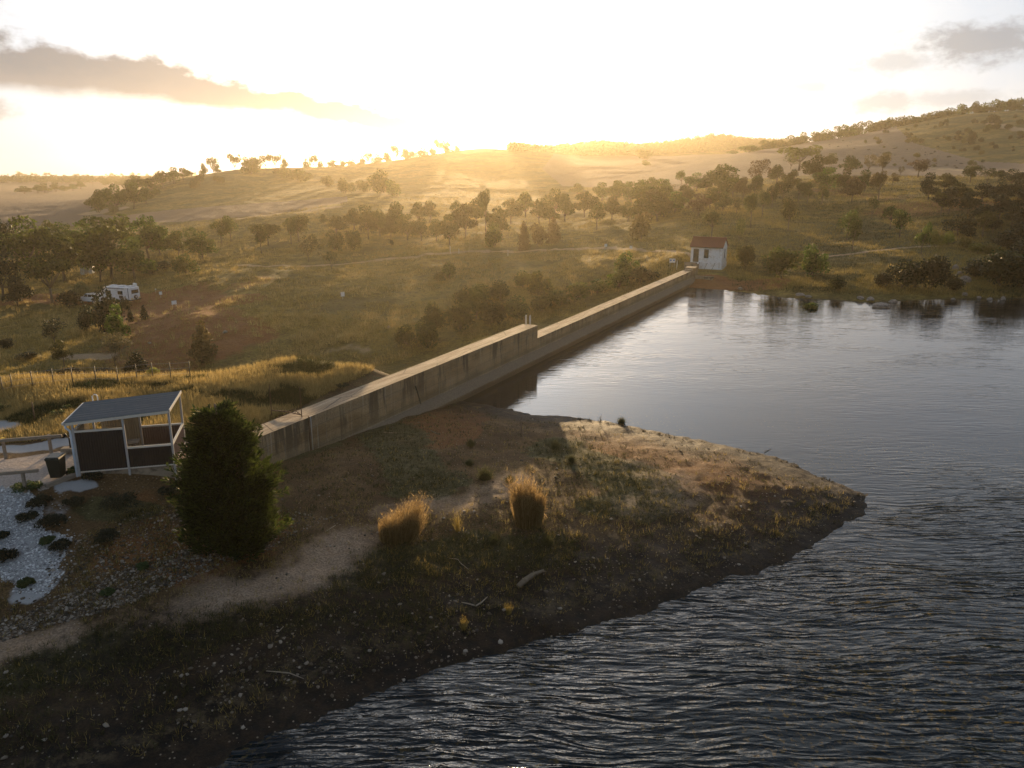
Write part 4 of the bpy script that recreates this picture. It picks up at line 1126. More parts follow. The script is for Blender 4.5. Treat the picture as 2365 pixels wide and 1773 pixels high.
def make_proto(kind, seed, nleaf, size):
    """crown and trunk meshes in a unit box (1 wide, 1 high)"""
    r = np.random.default_rng(seed)
    rr = random.Random(seed)
    lobes = []                                   # centre, radii
    if kind == 'gum':
        for k in range(11):
            a, q = rr.uniform(0, 6.28), math.sqrt(rr.random())
            h = rr.uniform(.34, .80) * (1 - .22 * q)
            lobes.append(((.34 * q * math.cos(a), .34 * q * math.sin(a), h), (rr.uniform(.15, .24), rr.uniform(.15, .24), rr.uniform(.11, .17))))
        lobes.append(((0.02, 0, .80), (.2, .2, .16)))
    elif kind == 'umbrella':
        for k in range(8):
            a, q = k * .8 + rr.uniform(-.3, .3), rr.uniform(.45, 1)
            lobes.append(((.36 * q * math.cos(a), .36 * q * math.sin(a), rr.uniform(.52, .84)), (rr.uniform(.14, .22), rr.uniform(.14, .22), rr.uniform(.11, .18))))
    elif kind == 'oak':
        for k in range(9):
            a, q = rr.uniform(0, 6.28), math.sqrt(rr.random())
            lobes.append(((.24 * q * math.cos(a), .24 * q * math.sin(a), rr.uniform(.42, .84)), (rr.uniform(.15, .26), rr.uniform(.15, .26), rr.uniform(.12, .20))))
    elif kind == 'bush':
        for k in range(10):
            a, q = rr.uniform(0, 6.28), math.sqrt(rr.random())
            lobes.append(((.3 * q * math.cos(a), .3 * q * math.sin(a), rr.uniform(.22, .75) * (1 - .3 * q)), (rr.uniform(.15, .25),) * 2 + (rr.uniform(.17, .27),)))
    elif kind == 'cone':
        for k in range(12):
            z = .08 + .84 * k / 11
            w = .36 * (1 - z) ** .75 * (.6 + .4 * min(1, z / .25))
            a = k * 2.4
            lobes.append(((w * .45 * math.cos(a), w * .45 * math.sin(a), z), (w * .75 + .03, w * .75 + .03, .13)))
    elif kind == 'wispy':
        for k in range(8):
            a, q = rr.uniform(0, 6.28), rr.uniform(.3, 1)
            lobes.append(((.3 * q * math.cos(a), .3 * q * math.sin(a), rr.uniform(.35, .85)), (rr.uniform(.10, .2), rr.uniform(.10, .2), rr.uniform(.12, .2))))
    wts = np.array([l[1][0] * l[1][1] + l[1][0] * l[1][2] for l in lobes])
    wts = wts / wts.sum()
    C, Nn = [], []
    for (c, rad), w in zip(lobes, wts):
        d, p_ = ell_pts(r, max(8, int(nleaf * w)), .62)
        keep = (d[:, 2] > -.55) | (r.random(len(d)) < .5)
        C.append(np.array(c) + p_[keep] * np.array(rad) * r.uniform(.9, 1.06, (keep.sum(), 1)))
        Nn.append(d[keep])
    C, Nn = np.concatenate(C), np.concatenate(Nn)
    V, Fq_ = leaf_cloud(C, Nn, size, 0.42 if kind in ('oak', 'wispy') else 0.6, r, 0.9 if kind in ('oak', 'wispy', 'gum') else 0)
    lo, hi = V.min(0), V.max(0)
    sx = 1 / max(hi[0] - lo[0], hi[1] - lo[1])
    sz = 1 / hi[2]
    V = V * np.array([sx, sx, sz])
    if kind in ('bush', 'cone'):
        V[:, 2] = np.maximum(V[:, 2], 0.0)
    cme = mesh_np("crown", V, Fq_)
    me_c = cme.data
    bpy.data.objects.remove(cme)
    mb = MB()
    tr = {'gum': .022, 'umbrella': .02, 'oak': .024, 'bush': .02, 'cone': .02, 'wispy': .016}[kind]
    fork = {'gum': .24, 'umbrella': .34, 'oak': .40, 'bush': .1, 'cone': .1, 'wispy': .2}[kind]
    lean = (rr.uniform(-.04, .04), rr.uniform(-.04, .04))
    top = Vector((lean[0], lean[1], fork))
    mb.tube([(0, 0, -.06), (lean[0] * .4, lean[1] * .4, fork * .5), top], [tr * 1.5, tr * 1.1, tr], 7)
    for c, rad in lobes[:7] if kind != 'cone' else lobes[4:9]:
        e = Vector(c) * Vector((sx, sx, sz)) if False else Vector((c[0] * sx, c[1] * sx, c[2] * sz * .97))
        mid = top.lerp(e, .5) + Vector((rr.uniform(-.03, .03), rr.uniform(-.03, .03), -.03))
        mb.tube([top - Vector((0, 0, .02)), mid, e], [tr * .75, tr * .45, tr * .15], 5)
    t = mb.build("trunk", M_bark)
    me_t = t.data
    bpy.data.objects.remove(t)
    return me_c, me_t
PROTO = {}
for kind, seeds, nl, sz in (('gum', (1, 2, 3, 4), 2600, .030), ('umbrella', (11, 12, 13), 1300, .032), ('oak', (21, 22, 23, 24), 2000, .032), ('bush', (31, 32, 33), 1900, .036), ('cone', (41, 42), 2200, .034), ('wispy', (51, 52), 1000, .032)):
    PROTO[kind] = [make_proto(kind, s_, nl, sz) for s_ in seeds]
CROWN_CACHE = {}
def crown_mesh(kind, i, mat):
    k = (kind, i, mat.name)
    if k not in CROWN_CACHE:
        me = PROTO[kind][i][0].copy()
        me.materials.clear()
        me.materials.append(mat)
        CROWN_CACHE[k] = me
    return CROWN_CACHE[k]
prnd = random.Random(99)
def tree(name, kind, mat, base, W_, H_, label, cat, group=None, rz=None):
    if len(label.split()) > 16:
        print('LONG', label)
    i = prnd.randrange(len(PROTO[kind]))
    t = thing(name, label, cat, base, prnd.uniform(0, 6.28) if rz is None else rz, group)
    t.scale = (W_, W_, H_)
    c = link("crown", crown_mesh(kind, i, mat), t)
    k = link("trunk", PROTO[kind][i][1], t)
    return t

# every row: picture x and y of its foot, height and width in the picture, kind, leaf
g, o_, b_, c_, u_, w_ = 'gum', 'oak', 'bush', 'cone', 'umbrella', 'wispy'
GROVES = [
 ("gum_tree", "tree", "in the dense grove left of the camp hut", 1.3, "trees of the camp grove", [
  (8, 600, 72, 62, g, L_dark), (72, 632, 104, 98, g, L_gum), (118, 575, 52, 46, g, L_gum), (150, 590, 60, 62, g, L_gum), (197, 590, 62, 60, g, L_gum), (150, 648, 88, 92, g, L_gum), (40, 600, 70, 60, g, L_dark)]),
 ("gum_tree", "tree", "in the grove right of the camp hut", 1.3, "trees of the camp grove", [
  (255, 588, 74, 84, u_, L_gum), (297, 578, 56, 48, g, L_gum), (345, 598, 78, 76, g, L_gum), (258, 645, 100, 104, g, L_gum), (232, 650, 80, 64, g, L_gum), (312, 645, 74, 82, g, L_gum), (370, 590, 50, 44, g, L_gum)]),
 ("gum_tree", "tree", "in the loose row above the red slope", 0, "trees above the red slope", [
  (412, 592, 54, 62, g, L_gum), (440, 566, 38, 30, w_, L_gum), (468, 597, 56, 62, g, L_gum), (512, 563, 50, 40, o_, L_gum), (534, 558, 55, 34, o_, L_gum), (432, 632, 42, 56, b_, L_oak)]),
 ("low_bush", "bush", "round dark low bush under the grove above the red slope", 1, None, [(378, 624, 22, 34, b_, L_dark), (350, 632, 20, 34, b_, L_dark)]),
 ("gum_tree", "tree", "before the grove, left of the caravan", 0, None, [
  (8, 690, 112, 92, g, L_dark), (42, 706, 60, 64, g, L_dark), (121, 700, 97, 106, u_, L_gum)]),
 ("round_bush", "bush", "bush beside the pale camp track left of the caravan", 1, None, [(160, 709, 36, 52, b_, L_dark), (194, 692, 40, 38, b_, L_pale)]),
 ("dark_tree", "tree", "in the clump hiding the caravan's side", 0, "trees below the caravan", [
  (251, 776, 108, 66, b_, L_dark), (206, 762, 58, 38, b_, L_dark), (278, 794, 84, 54, g, L_gum), (268, 848, 74, 56, w_, L_pale), (302, 742, 28, 18, c_, L_dark), (290, 716, 30, 24, b_, L_dark)]),
 ("small_tree", "tree", "in the dim gully left of the caravan clump", 0, "small trees in the gully", [(127, 792, 54, 54, w_, L_dark), (149, 848, 58, 40, o_, L_oak)]),
 ("dark_shrub", "shrub", "just behind the golden grass bank", 0, "shrubs behind the bank", [
  (318, 862, 46, 56, c_, L_dark), (354, 868, 20, 28, b_, L_yel), (160, 868, 18, 64, b_, L_dark), (240, 866, 14, 64, b_, L_dark), (12, 806, 24, 38, b_, L_dark), (305, 866, 30, 40, b_, L_dark), (118, 868, 14, 40, b_, L_dark), (60, 830, 18, 44, b_, L_dark)]),
 ("small_shrub", "shrub", "lone upright dark shrub on the red slope beyond the caravan", 1, None, [(334, 738, 32, 20, c_, L_dark)]),
 ("cypress_tree", "tree", "conical bronze tree standing alone on the red slope", 1, None, [(472, 832, 86, 62, c_, L_brown)]),
 ("field_tree", "tree", "in the short row out on the brown field", 0, "row of trees on the brown field", [
  (56, 447, 16, 34, g, L_gum), (88, 446, 18, 28, g, L_gum), (104, 445, 20, 30, g, L_gum), (130, 442, 19, 28, g, L_gum), (150, 441, 12, 24, b_, L_gum), (168, 440, 14, 24, g, L_gum), (186, 436, 16, 26, g, L_gum)]),
 ("hill_tree", "tree", "in the strip down the hill's left flank", 0, "strip of trees on the hill flank", [
  (208, 474, 14, 24, b_, L_gum), (232, 484, 42, 40, g, L_gum), (226, 490, 36, 34, b_, L_gum), (250, 474, 36, 44, g, L_gum), (272, 488, 56, 50, g, L_gum), (310, 482, 54, 60, g, L_gum), (338, 470, 36, 38, g, L_gum), (264, 494, 20, 22, b_, L_pale)]),
 ("hill_tree", "tree", "in the upper strip below the hill crest", 0, "strip of trees on the hill flank", [
  (283, 432, 16, 32, g, L_gum), (315, 440, 32, 50, g, L_gum), (350, 442, 30, 44, g, L_gum), (376, 434, 36, 44, g, L_gum), (402, 424, 34, 42, g, L_gum), (425, 416, 26, 38, g, L_gum), (245, 430, 15, 30, g, L_gum), (335, 418, 12, 26, u_, L_gum), (360, 450, 16, 24, b_, L_gum)]),
 ("hill_bush", "bush", "on the bare hill just below the skyline trees", 0, "bushes on the hill", [
  (450, 434, 18, 26, b_, L_oak), (463, 422, 19, 24, b_, L_oak), (499, 419, 12, 14, b_, L_oak), (511, 422, 12, 18, b_, L_oak)]),
 ("hill_bush", "bush", "on the sunny face of the hill under the crest", 0, "bushes on the hill", [
  (660, 414, 24, 40, b_, L_gum), (690, 420, 28, 44, b_, L_gum), (711, 417, 17, 30, b_, L_gum), (756, 432, 24, 32, b_, L_oak), (798, 445, 30, 42, b_, L_oak), (838, 442, 24, 38, b_, L_oak), (880, 446, 50, 52, b_, L_gum), (906, 452, 34, 38, b_, L_gum), (580, 402, 22, 46, b_, L_gum), (640, 404, 14, 20, b_, L_oak)]),
 ("small_tree", "tree", "on the open grass below the hill", 0, "small trees on the open slope", [
  (604, 585, 62, 38, o_, L_oak), (620, 567, 46, 50, o_, L_oak), (673, 564, 57, 30, o_, L_oak), (691, 557, 53, 54, o_, L_oak), (714, 604, 57, 50, w_, L_oak), (751, 523, 26, 22, o_, L_oak), (766, 624, 40, 30, w_, L_oak)]),
 ("small_tree", "tree", "at the hazy wood's left edge", 0, "trees of the hazy wood", [
  (778, 541, 40, 60, g, L_oak), (771, 578, 44, 46, b_, L_oak), (816, 578, 44, 50, b_, L_gum), (818, 532, 46, 52, g, L_oak), (843, 526, 46, 58, g, L_oak), (851, 552, 52, 42, o_, L_oak), (878, 546, 56, 50, g, L_oak)]),
 ("wood_tree", "tree", "in the hazy wood left of the sun", 0, "trees of the hazy wood", [
  (916, 526, 54, 54, g, L_oak), (903, 551, 48, 50, g, L_oak), (941, 554, 54, 56, g, L_oak), (973, 556, 48, 50, g, L_oak), (966, 513, 42, 48, g, L_oak), (993, 513, 44, 42, g, L_oak), (1008, 557, 46, 48, g, L_oak), (1038, 566, 64, 50, g, L_oak)]),
 ("wood_tree", "tree", "in the hazy wood under the sun", 0, "trees of the hazy wood", [
  (1075, 549, 72, 52, g, L_oak), (1055, 531, 60, 46, g, L_oak), (1122, 541, 92, 30, o_, L_oak), (1150, 546, 62, 50, g, L_oak), (1143, 571, 54, 42, b_, L_gum), (1180, 516, 52, 52, g, L_oak), (1100, 520, 56, 50, g, L_oak), (1210, 578, 62, 30, c_, L_brown)]),
 ("wood_tree", "tree", "in the hazy wood right of the sun", 0, "trees of the hazy wood", [
  (1240, 566, 46, 42, b_, L_brown), (1278, 563, 56, 40, c_, L_brown), (1213, 501, 52, 56, g, L_gum), (1245, 516, 52, 48, g, L_oak), (1283, 496, 56, 56, g, L_oak), (1270, 516, 46, 44, g, L_oak), (1305, 511, 52, 46, g, L_oak), (1350, 501, 54, 56, g, L_oak)]),
 ("wood_tree", "tree", "in the golden wood's upper rows", 0, "trees of the golden wood", [
  (1333, 452, 26, 34, g, L_gum), (1378, 531, 58, 40, o_, L_oak), (1413, 508, 50, 50, g, L_oak), (1390, 464, 38, 48, g, L_gum), (1425, 464, 42, 46, g, L_gum), (1458, 471, 46, 42, g, L_gum), (1486, 471, 50, 50, g, L_gum), (1526, 476, 56, 54, g, L_gum)]),
 ("wood_tree", "tree", "in the golden wood above the pump house", 0, "trees of the golden wood", [
  (1476, 508, 58, 56, g, L_oak), (1518, 511, 56, 56, g, L_oak), (1450, 513, 44, 36, g, L_oak), (1505, 499, 56, 66, g, L_oak), (1558, 493, 46, 56, g, L_gum), (1533, 501, 36, 42, g, L_oak), (1580, 473, 42, 46, g, L_oak), (1613, 498, 46, 56, g, L_brown), (1640, 481, 42, 42, g, L_oak)]),
 ("slope_tree", "tree", "apart on the grass above the pump house", 0, "trees near the pump house", [
  (1481, 552, 56, 58, b_, L_brown), (1643, 549, 56, 46, o_, L_oak), (1706, 561, 52, 20, w_, L_oak), (1700, 496, 32, 22, w_, L_oak)]),
 ("belt_tree", "tree", "in the belt's hazy end below bare slope", 0, "trees of the long belt", [
  (1425, 441, 22, 38, g, L_gum), (1450, 441, 20, 32, g, L_gum), (1478, 437, 20, 28, g, L_gum), (1505, 440, 28, 38, g, L_gum), (1540, 440, 24, 26, g, L_gum), (1573, 434, 36, 24, o_, L_gum), (1608, 441, 38, 48, g, L_gum), (1630, 441, 34, 40, g, L_gum)]),
 ("belt_tree", "tree", "in the belt straight above the red roof", 0, "trees of the long belt", [
  (1670, 440, 54, 78, g, L_gum), (1693, 456, 50, 46, g, L_oak), (1658, 456, 38, 42, g, L_oak), (1715, 461, 48, 38, g, L_brown), (1670, 486, 38, 42, g, L_oak), (1750, 427, 52, 58, w_, L_brown), (1743, 461, 50, 36, o_, L_oak), (1793, 425, 40, 46, g, L_oak)]),
 ("belt_tree", "tree", "in the belt round the bright green tree", 0, "trees of the long belt", [
  (1810, 456, 46, 44, g, L_oak), (1830, 436, 40, 38, g, L_oak), (1826, 389, 28, 36, w_, L_oak), (1886, 421, 56, 62, g, L_oak), (1915, 387, 26, 30, g, L_oak), (1912, 442, 50, 64, g, L_gum), (1920, 382, 26, 26, w_, L_oak), (1960, 402, 38, 52, g, L_oak)]),
 ("gum_tree", "tree", "tall umbrella crowned tree of the brightest green on the bare slope", 1, None, [(1846, 394, 52, 90, u_, L_bright)]),
 ("slim_tree", "tree", "in the slim row under the long belt", 0, "slim trees under the belt", [
  (1783, 479, 48, 26, o_, L_oak), (1760, 501, 54, 28, o_, L_oak), (1733, 526, 70, 34, o_, L_oak), (1843, 471, 47, 24, o_, L_oak), (1864, 471, 46, 28, o_, L_oak), (1898, 471, 45, 28, o_, L_oak), (1820, 533, 70, 42, o_, L_oak)]),
 ("belt_tree", "tree", "in the belt on the reddish slope", 0, "trees of the long belt", [
  (1952, 446, 50, 42, g, L_oak), (1967, 466, 53, 46, g, L_brown), (1997, 441, 44, 48, g, L_oak), (2006, 397, 36, 28, w_, L_brown), (2037, 402, 42, 32, o_, L_brown), (2027, 470, 66, 40, o_, L_brown), (2062, 430, 28, 22, o_, L_brown), (2080, 404, 18, 14, w_, L_brown), (2120, 410, 38, 46, o_, L_brown)]),
 ("slope_tree", "tree", "above the track on the far shore", 0, "trees above the far track", [
  (2013, 506, 48, 22, w_, L_gum), (1955, 555, 64, 44, o_, L_gum), (1968, 580, 70, 36, o_, L_gum), (2055, 530, 50, 34, o_, L_gum), (2077, 549, 60, 46, o_, L_gum), (2127, 590, 70, 32, o_, L_gum)]),
 ("yellow_shrub", "shrub", "below the dark wood on the far bank", 0, "yellow shrubs on the far bank", [
  (2158, 569, 36, 34, b_, L_yel), (2190, 565, 30, 28, b_, L_yel), (2225, 572, 24, 32, b_, L_yel), (2258, 584, 22, 42, b_, L_yel), (2292, 587, 24, 52, b_, L_yel)]),
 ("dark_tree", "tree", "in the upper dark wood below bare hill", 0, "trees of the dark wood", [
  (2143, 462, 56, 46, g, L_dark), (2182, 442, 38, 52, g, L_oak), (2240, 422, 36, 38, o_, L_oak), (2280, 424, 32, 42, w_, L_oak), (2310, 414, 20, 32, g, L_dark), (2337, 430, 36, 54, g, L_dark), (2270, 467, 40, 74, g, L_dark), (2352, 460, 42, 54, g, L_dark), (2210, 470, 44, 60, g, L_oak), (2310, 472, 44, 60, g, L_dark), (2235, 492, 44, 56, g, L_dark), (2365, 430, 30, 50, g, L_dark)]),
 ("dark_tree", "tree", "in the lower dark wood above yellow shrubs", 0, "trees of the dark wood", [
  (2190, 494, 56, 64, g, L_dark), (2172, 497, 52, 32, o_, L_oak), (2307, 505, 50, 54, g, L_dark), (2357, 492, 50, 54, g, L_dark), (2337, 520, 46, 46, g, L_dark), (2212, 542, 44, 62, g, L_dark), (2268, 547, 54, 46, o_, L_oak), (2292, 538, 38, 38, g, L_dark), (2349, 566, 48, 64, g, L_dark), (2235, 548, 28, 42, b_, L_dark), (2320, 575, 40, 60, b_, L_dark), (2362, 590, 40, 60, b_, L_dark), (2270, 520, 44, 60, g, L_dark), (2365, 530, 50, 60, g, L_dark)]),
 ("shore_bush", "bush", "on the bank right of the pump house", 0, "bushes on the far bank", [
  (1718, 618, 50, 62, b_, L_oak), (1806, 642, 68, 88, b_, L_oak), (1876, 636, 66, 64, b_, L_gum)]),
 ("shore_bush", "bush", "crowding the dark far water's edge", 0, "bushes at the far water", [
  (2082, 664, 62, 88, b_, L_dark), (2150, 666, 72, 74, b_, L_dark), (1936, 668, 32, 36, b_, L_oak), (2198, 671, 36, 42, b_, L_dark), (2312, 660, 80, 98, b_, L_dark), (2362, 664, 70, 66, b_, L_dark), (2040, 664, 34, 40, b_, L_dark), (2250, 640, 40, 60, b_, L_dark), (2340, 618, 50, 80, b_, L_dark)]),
 ("water_bush", "bush", "half drowned round bush standing in the far water", 1, None, [(1870, 728, 30, 38, b_, L_gum)]),
 ("gully_bush", "bush", "on the gully's sunny bank behind the dam", 0, "bushes in the gully", [
  (1036, 644, 36, 36, b_, L_gum), (1018, 648, 18, 32, b_, L_gum), (1208, 662, 36, 44, b_, L_gum), (1245, 682, 52, 58, b_, L_gum), (1155, 692, 44, 52, b_, L_oak), (1105, 702, 46, 62, b_, L_oak), (1075, 708, 44, 52, b_, L_oak)]),
 ("gully_bush", "bush", "in the gully by the dam's far end", 0, "bushes in the gully", [
  (1333, 692, 40, 62, b_, L_gum), (1450, 642, 56, 60, b_, L_gum), (1476, 654, 38, 46, b_, L_dark), (1430, 666, 44, 62, b_, L_gum), (1501, 650, 26, 42, b_, L_dark), (1292, 706, 36, 64, b_, L_oak), (1380, 676, 30, 50, b_, L_gum)]),
 ("gully_tree", "tree", "in the gully behind the dam's high half", 0, "trees behind the dam", [
  (985, 805, 62, 72, b_, L_oak), (940, 795, 42, 52, b_, L_oak), (1060, 765, 62, 72, b_, L_oak), (1130, 748, 54, 72, b_, L_oak), (1192, 735, 52, 62, b_, L_gum), (1252, 720, 44, 54, b_, L_gum), (1000, 775, 72, 64, g, L_oak), (1100, 735, 60, 60, g, L_oak)]),
 ("slope_bush", "bush", "alone on the bare far slopes", 0, None, [
  (1491, 382, 12, 22, b_, L_gum), (1483, 367, 20, 44, b_, L_gum), (1693, 355, 8, 26, b_, L_gum), (1728, 352, 16, 48, b_, L_gum), (905, 566, 12, 12, b_, L_dark), (2243, 334, 30, 22, b_, L_dark), (2290, 284, 20, 28, b_, L_dark)]),
]
ORD = ["first", "second", "third", "fourth", "fifth", "sixth", "seventh", "eighth", "ninth", "tenth", "eleventh", "twelfth", "thirteenth", "fourteenth", "fifteenth"]
SHAPE = {g: "round crowned", u_: "umbrella crowned", o_: "slim trunked", b_: "bushy", c_: "conical", w_: "wispy"}
for name, cat, where, single, group, rows in GROVES:
    rows_ = sorted(rows, key=lambda r_: r_[0])
    P = ground_px([r_[0] for r_ in rows_], [r_[1] for r_ in rows_])
    for k, (row, q) in enumerate(zip(rows_, P)):
        u, v, hp_, wp_, kind, mat = row
        if np.isnan(q[0]):
            continue
        dep = project(q[None])[2][0]
        sc_ = single if single > 1 else 1.13
        H_, W_ = hp_ * dep / F * sc_, wp_ * dep / F * sc_
        if single == 1:
            lab = where if len(rows_) == 1 else f"{['left', 'right'][k] if len(rows_) == 2 else ORD[k]} {where}"
        elif len(rows_) == 2:
            lab = f"{SHAPE[kind]} {cat}, {['left', 'right'][k]} of the two {where}"
        else:
            n_ = len(rows_)
            pos = "leftmost" if k == 0 else "rightmost" if k == n_ - 1 else ORD[k] + " from left"
            lab = (f"{SHAPE[kind]} {cat}, {pos}, {where}") if kind != b_ or cat == 'tree' else f"{cat}, {pos}, {where}"
        tree(name, kind, mat, q - np.array([0, 0, .05]), W_, H_, lab, cat, group)

# trees on the skylines: set where the ground is highest along that bearing
def crest(u, v0, d0, d1):
    """ground point seen highest in picture column u between two distances"""
    ds = np.linspace(d0, d1, 160)
    x = (u - CX) / F
    fw = math.cos(PITCH) - math.sin(PITCH) * (v0 - CY) / F
    X, Y = x * ds, fw * ds
    z = look(Hgrid, X, Y)
    k = int(np.argmax((z - CAMZ) / ds))
    return np.array([X[k], Y[k], z[k]]), ds[k]
SKY = [
 ("skyline_tree", "on the skyline of the hill's left shoulder", 430, 640, [
  (466, 26, 20, g), (488, 32, 24, u_), (500, 20, 16, g), (541, 32, 26, u_), (566, 28, 26, g), (588, 24, 34, b_), (612, 28, 24, u_), (634, 28, 28, u_), (655, 22, 20, g), (706, 20, 18, g), (722, 24, 22, u_), (740, 14, 14, b_)]),
 ("skyline_tree", "on the skyline climbing to the sun", 560, 760, [
  (768, 16, 22, g), (788, 17, 20, g), (812, 14, 24, g), (834, 18, 20, g), (850, 22, 20, u_), (870, 20, 24, g), (892, 22, 24, g), (914, 30, 22, u_), (936, 26, 26, g), (957, 22, 20, g), (978, 22, 24, g), (1000, 22, 18, g), (1016, 28, 22, u_), (1034, 24, 18, g), (1054, 14, 16, g)]),
 ("ridge_tree", "in the row above the pale bare slope", 560, 760, [
  (1766, 18, 42, b_), (1796, 18, 40, b_), (1826, 20, 38, b_), (1850, 26, 30, g), (1874, 20, 42, b_), (1902, 22, 38, b_), (1926, 28, 28, g), (1950, 24, 44, b_), (1978, 26, 36, b_), (2002, 22, 40, b_), (2026, 20, 38, b_), (2046, 24, 34, g), (2070, 20, 40, b_)]),
 ("ridge_tree", "on the skyline of the high right hill", 600, 760, [
  (2094, 16, 44, b_), (2120, 15, 44, b_), (2150, 15, 46, b_), (2180, 16, 40, b_), (2210, 20, 32, b_), (2236, 26, 30, g), (2262, 20, 36, b_), (2288, 24, 34, b_), (2312, 24, 36, b_), (2336, 27, 32, g), (2358, 27, 32, b_)]),
]
for name, where, d0, d1, rows in SKY:
    rows = sorted(rows)
    for k, (u, hp_, wp_, kind) in enumerate(rows):
        q, dep = crest(u, 360, d0, d1)
        pos = "leftmost" if k == 0 else "rightmost" if k == len(rows) - 1 else ORD[k] + " from left"
        tree(name, kind, L_gum, q - np.array([0, 0, 1.3 * (.25 if kind != g else .36) * hp_ * dep / F]), wp_ * dep / F * 1.25, hp_ * dep / F * 1.5, f"{SHAPE[kind]} tree, {pos}, {where}", "tree", "trees on the skyline")
# scrub dotting the upper right hillside
sr = random.Random(5)
pts = []
while len(pts) < 66:
    u, v = sr.uniform(1985, 2362), sr.uniform(245, 385)
    lim = 296 - (u - 2062) * 0.155
    if v < lim + 6:
        continue
    if v > lim + 30 + (u - 2020) * .22 and sr.random() < .75:
        continue
    pts.append((u, v))
P = ground_px([p_[0] for p_ in pts], [p_[1] for p_ in pts])
for (u, v), q in zip(pts, P):
    if np.isnan(q[0]):
        continue
    dep = project(q[None])[2][0]
    s_ = sr.uniform(6, 14) * dep / F
    tree("scrub_bush", b_, sr.choice((L_oak, L_oak, L_dark)), q - np.array([0, 0, .1]), s_ * sr.uniform(1.1, 1.8), s_, "small dark scrub bush dotted over the high hillside at the far right", "bush", "scrub on the high hillside")

# far woods that read as one mass: the wooded ridge behind, and the tree lines on the plain
def wood(name, label, samples, hmin, hmax, mat, dup=1):
    r = np.random.default_rng(17)
    base_c = PROTO['gum'][0][0]
    nv = len(base_c.vertices)
    bv = np.zeros(nv * 3)
    base_c.vertices.foreach_get('co', bv)
    bv = bv.reshape(-1, 4, 3)
    Vs = []
    for q, dep in samples:
        n = 150
        sel = bv[r.integers(0, len(bv), n)]
        ctr = sel.mean(1, keepdims=True)
        sel = ctr + (sel - ctr) * 3.0
        h = r.uniform(hmin, hmax)
        a = r.uniform(0, 6.28)
        Rm = np.array([[math.cos(a), -math.sin(a), 0], [math.sin(a), math.cos(a), 0], [0, 0, 1]])
        Vs.append((sel.reshape(-1, 3) @ Rm.T) * np.array([h * 1.25, h * 1.25, h]) + q)
    V = np.concatenate(Vs)
    o = mesh_np(name, V, np.arange(len(V)).reshape(-1, 4), mat)
    return tag(o, label, None, None, 'stuff')
us, vs = [], []
wr_ = random.Random(3)
for k in range(2600):
    u = wr_.uniform(1180, 1850)
    topv = np.interp(u, [1180, 1250, 1300, 1400, 1500, 1560, 1660, 1740, 1850], [346, 342, 336, 325, 333, 327, 309, 318, 326])
    botv = np.interp(u, [1180, 1300, 1350, 1450, 1550, 1640, 1720, 1850], [352, 356, 362, 362, 357, 352, 346, 335])
    us.append(u)
    vs.append(wr_.uniform(topv - 1, botv))
P = ground_px(us, vs, 650)
smp = [(q - np.array([0, 0, .4]), 0) for q in P if not np.isnan(q[0]) and q[1] > 680]
wood("distant_woods", "dense far wood covering the back ridge right of the sun", smp[:1300], 6, 10, L_gum)
us, vs = [], []
for k in range(420):
    u = wr_.uniform(-60, 460)
    us.append(u)
    vs.append(wr_.choice([wr_.uniform(403.5, 406), wr_.uniform(416, 423), wr_.uniform(416, 423)]))
P = ground_px(us, vs, 700)
smp = [(q - np.array([0, 0, .4]), 0) for q in P if not np.isnan(q[0])]
wood("far_treeline", "thin far lines of trees across the hazy plain", smp, 7, 13, L_gum)

# ------------------------------------------------------------------ the big cypress by the dam
cb = G(543, 1270)
cyp = thing("cypress_tree", "big dense dark green cypress standing in front of the shelter and dam end", "tree", cb - np.array([0, 0, .1]))
r = np.random.default_rng(77)
CH, CW = 5.8, 2.95
NPL = 850
zz_ = r.uniform(0.03, 0.985, NPL)
th_ = r.uniform(0, 2 * math.pi, NPL)
prof_ = lambda z: np.interp(z, [0, .06, .2, .38, .58, .76, .9, 1.0], [.26, .38, .48, .52, .45, .32, .18, .05])
lump = 1 + 0.26 * np.sin(3 * th_ + 9 * zz_) * np.sin(8 * zz_ + th_) + r.uniform(-.16, .12, NPL)
rad_ = prof_(zz_) * lump * r.uniform(.55, 1.06, NPL)
anch = np.c_[np.cos(th_) * rad_ * CW + (zz_ - .3) * -.25, np.sin(th_) * rad_ * CW, zz_ * CH]
outd = np.c_[np.cos(th_), np.sin(th_), np.full(NPL, .85)] + r.normal(size=(NPL, 3)) * .25
outd /= np.linalg.norm(outd, axis=1)[:, None]
VV = []
for k in range(NPL):
    m_ = 80
    L_ = r.uniform(.5, 1.0)
    s = r.uniform(0, 1, m_)
    side = r.normal(size=(m_, 3))
    side -= (side @ outd[k])[:, None] * outd[k]
    side /= np.linalg.norm(side, axis=1)[:, None]
    base = anch[k] + outd[k] * (s * L_ - .25)[:, None] + side * (.17 * (1 - .65 * s) * r.uniform(.2, 1, m_))[:, None]
    d_ = outd[k] + side * .55 + r.normal(size=(m_, 3)) * .15
    d_ /= np.linalg.norm(d_, axis=1)[:, None]
    n_ = np.cross(d_, r.normal(size=(m_, 3)))
    n_ /= np.linalg.norm(n_, axis=1)[:, None]
    l_ = r.uniform(.12, .26, m_)[:, None]
    w2 = l_ * .13
    VV.append(np.stack([base, base + d_ * l_ * .5 + n_ * w2, base + d_ * l_, base + d_ * l_ * .5 - n_ * w2], 1).reshape(-1, 3))
VV = np.concatenate(VV)
zi = r.uniform(.02, .93, 5200)
ti = r.uniform(0, 6.28, 5200)
ri = prof_(zi) * np.sqrt(r.random(5200)) * .6 * CW
ci = np.c_[np.cos(ti) * ri + (zi - .3) * -.25, np.sin(ti) * ri, zi * CH]
Vi, _ = leaf_cloud(ci, r.normal(size=(5200, 3)), .17, .6, r)
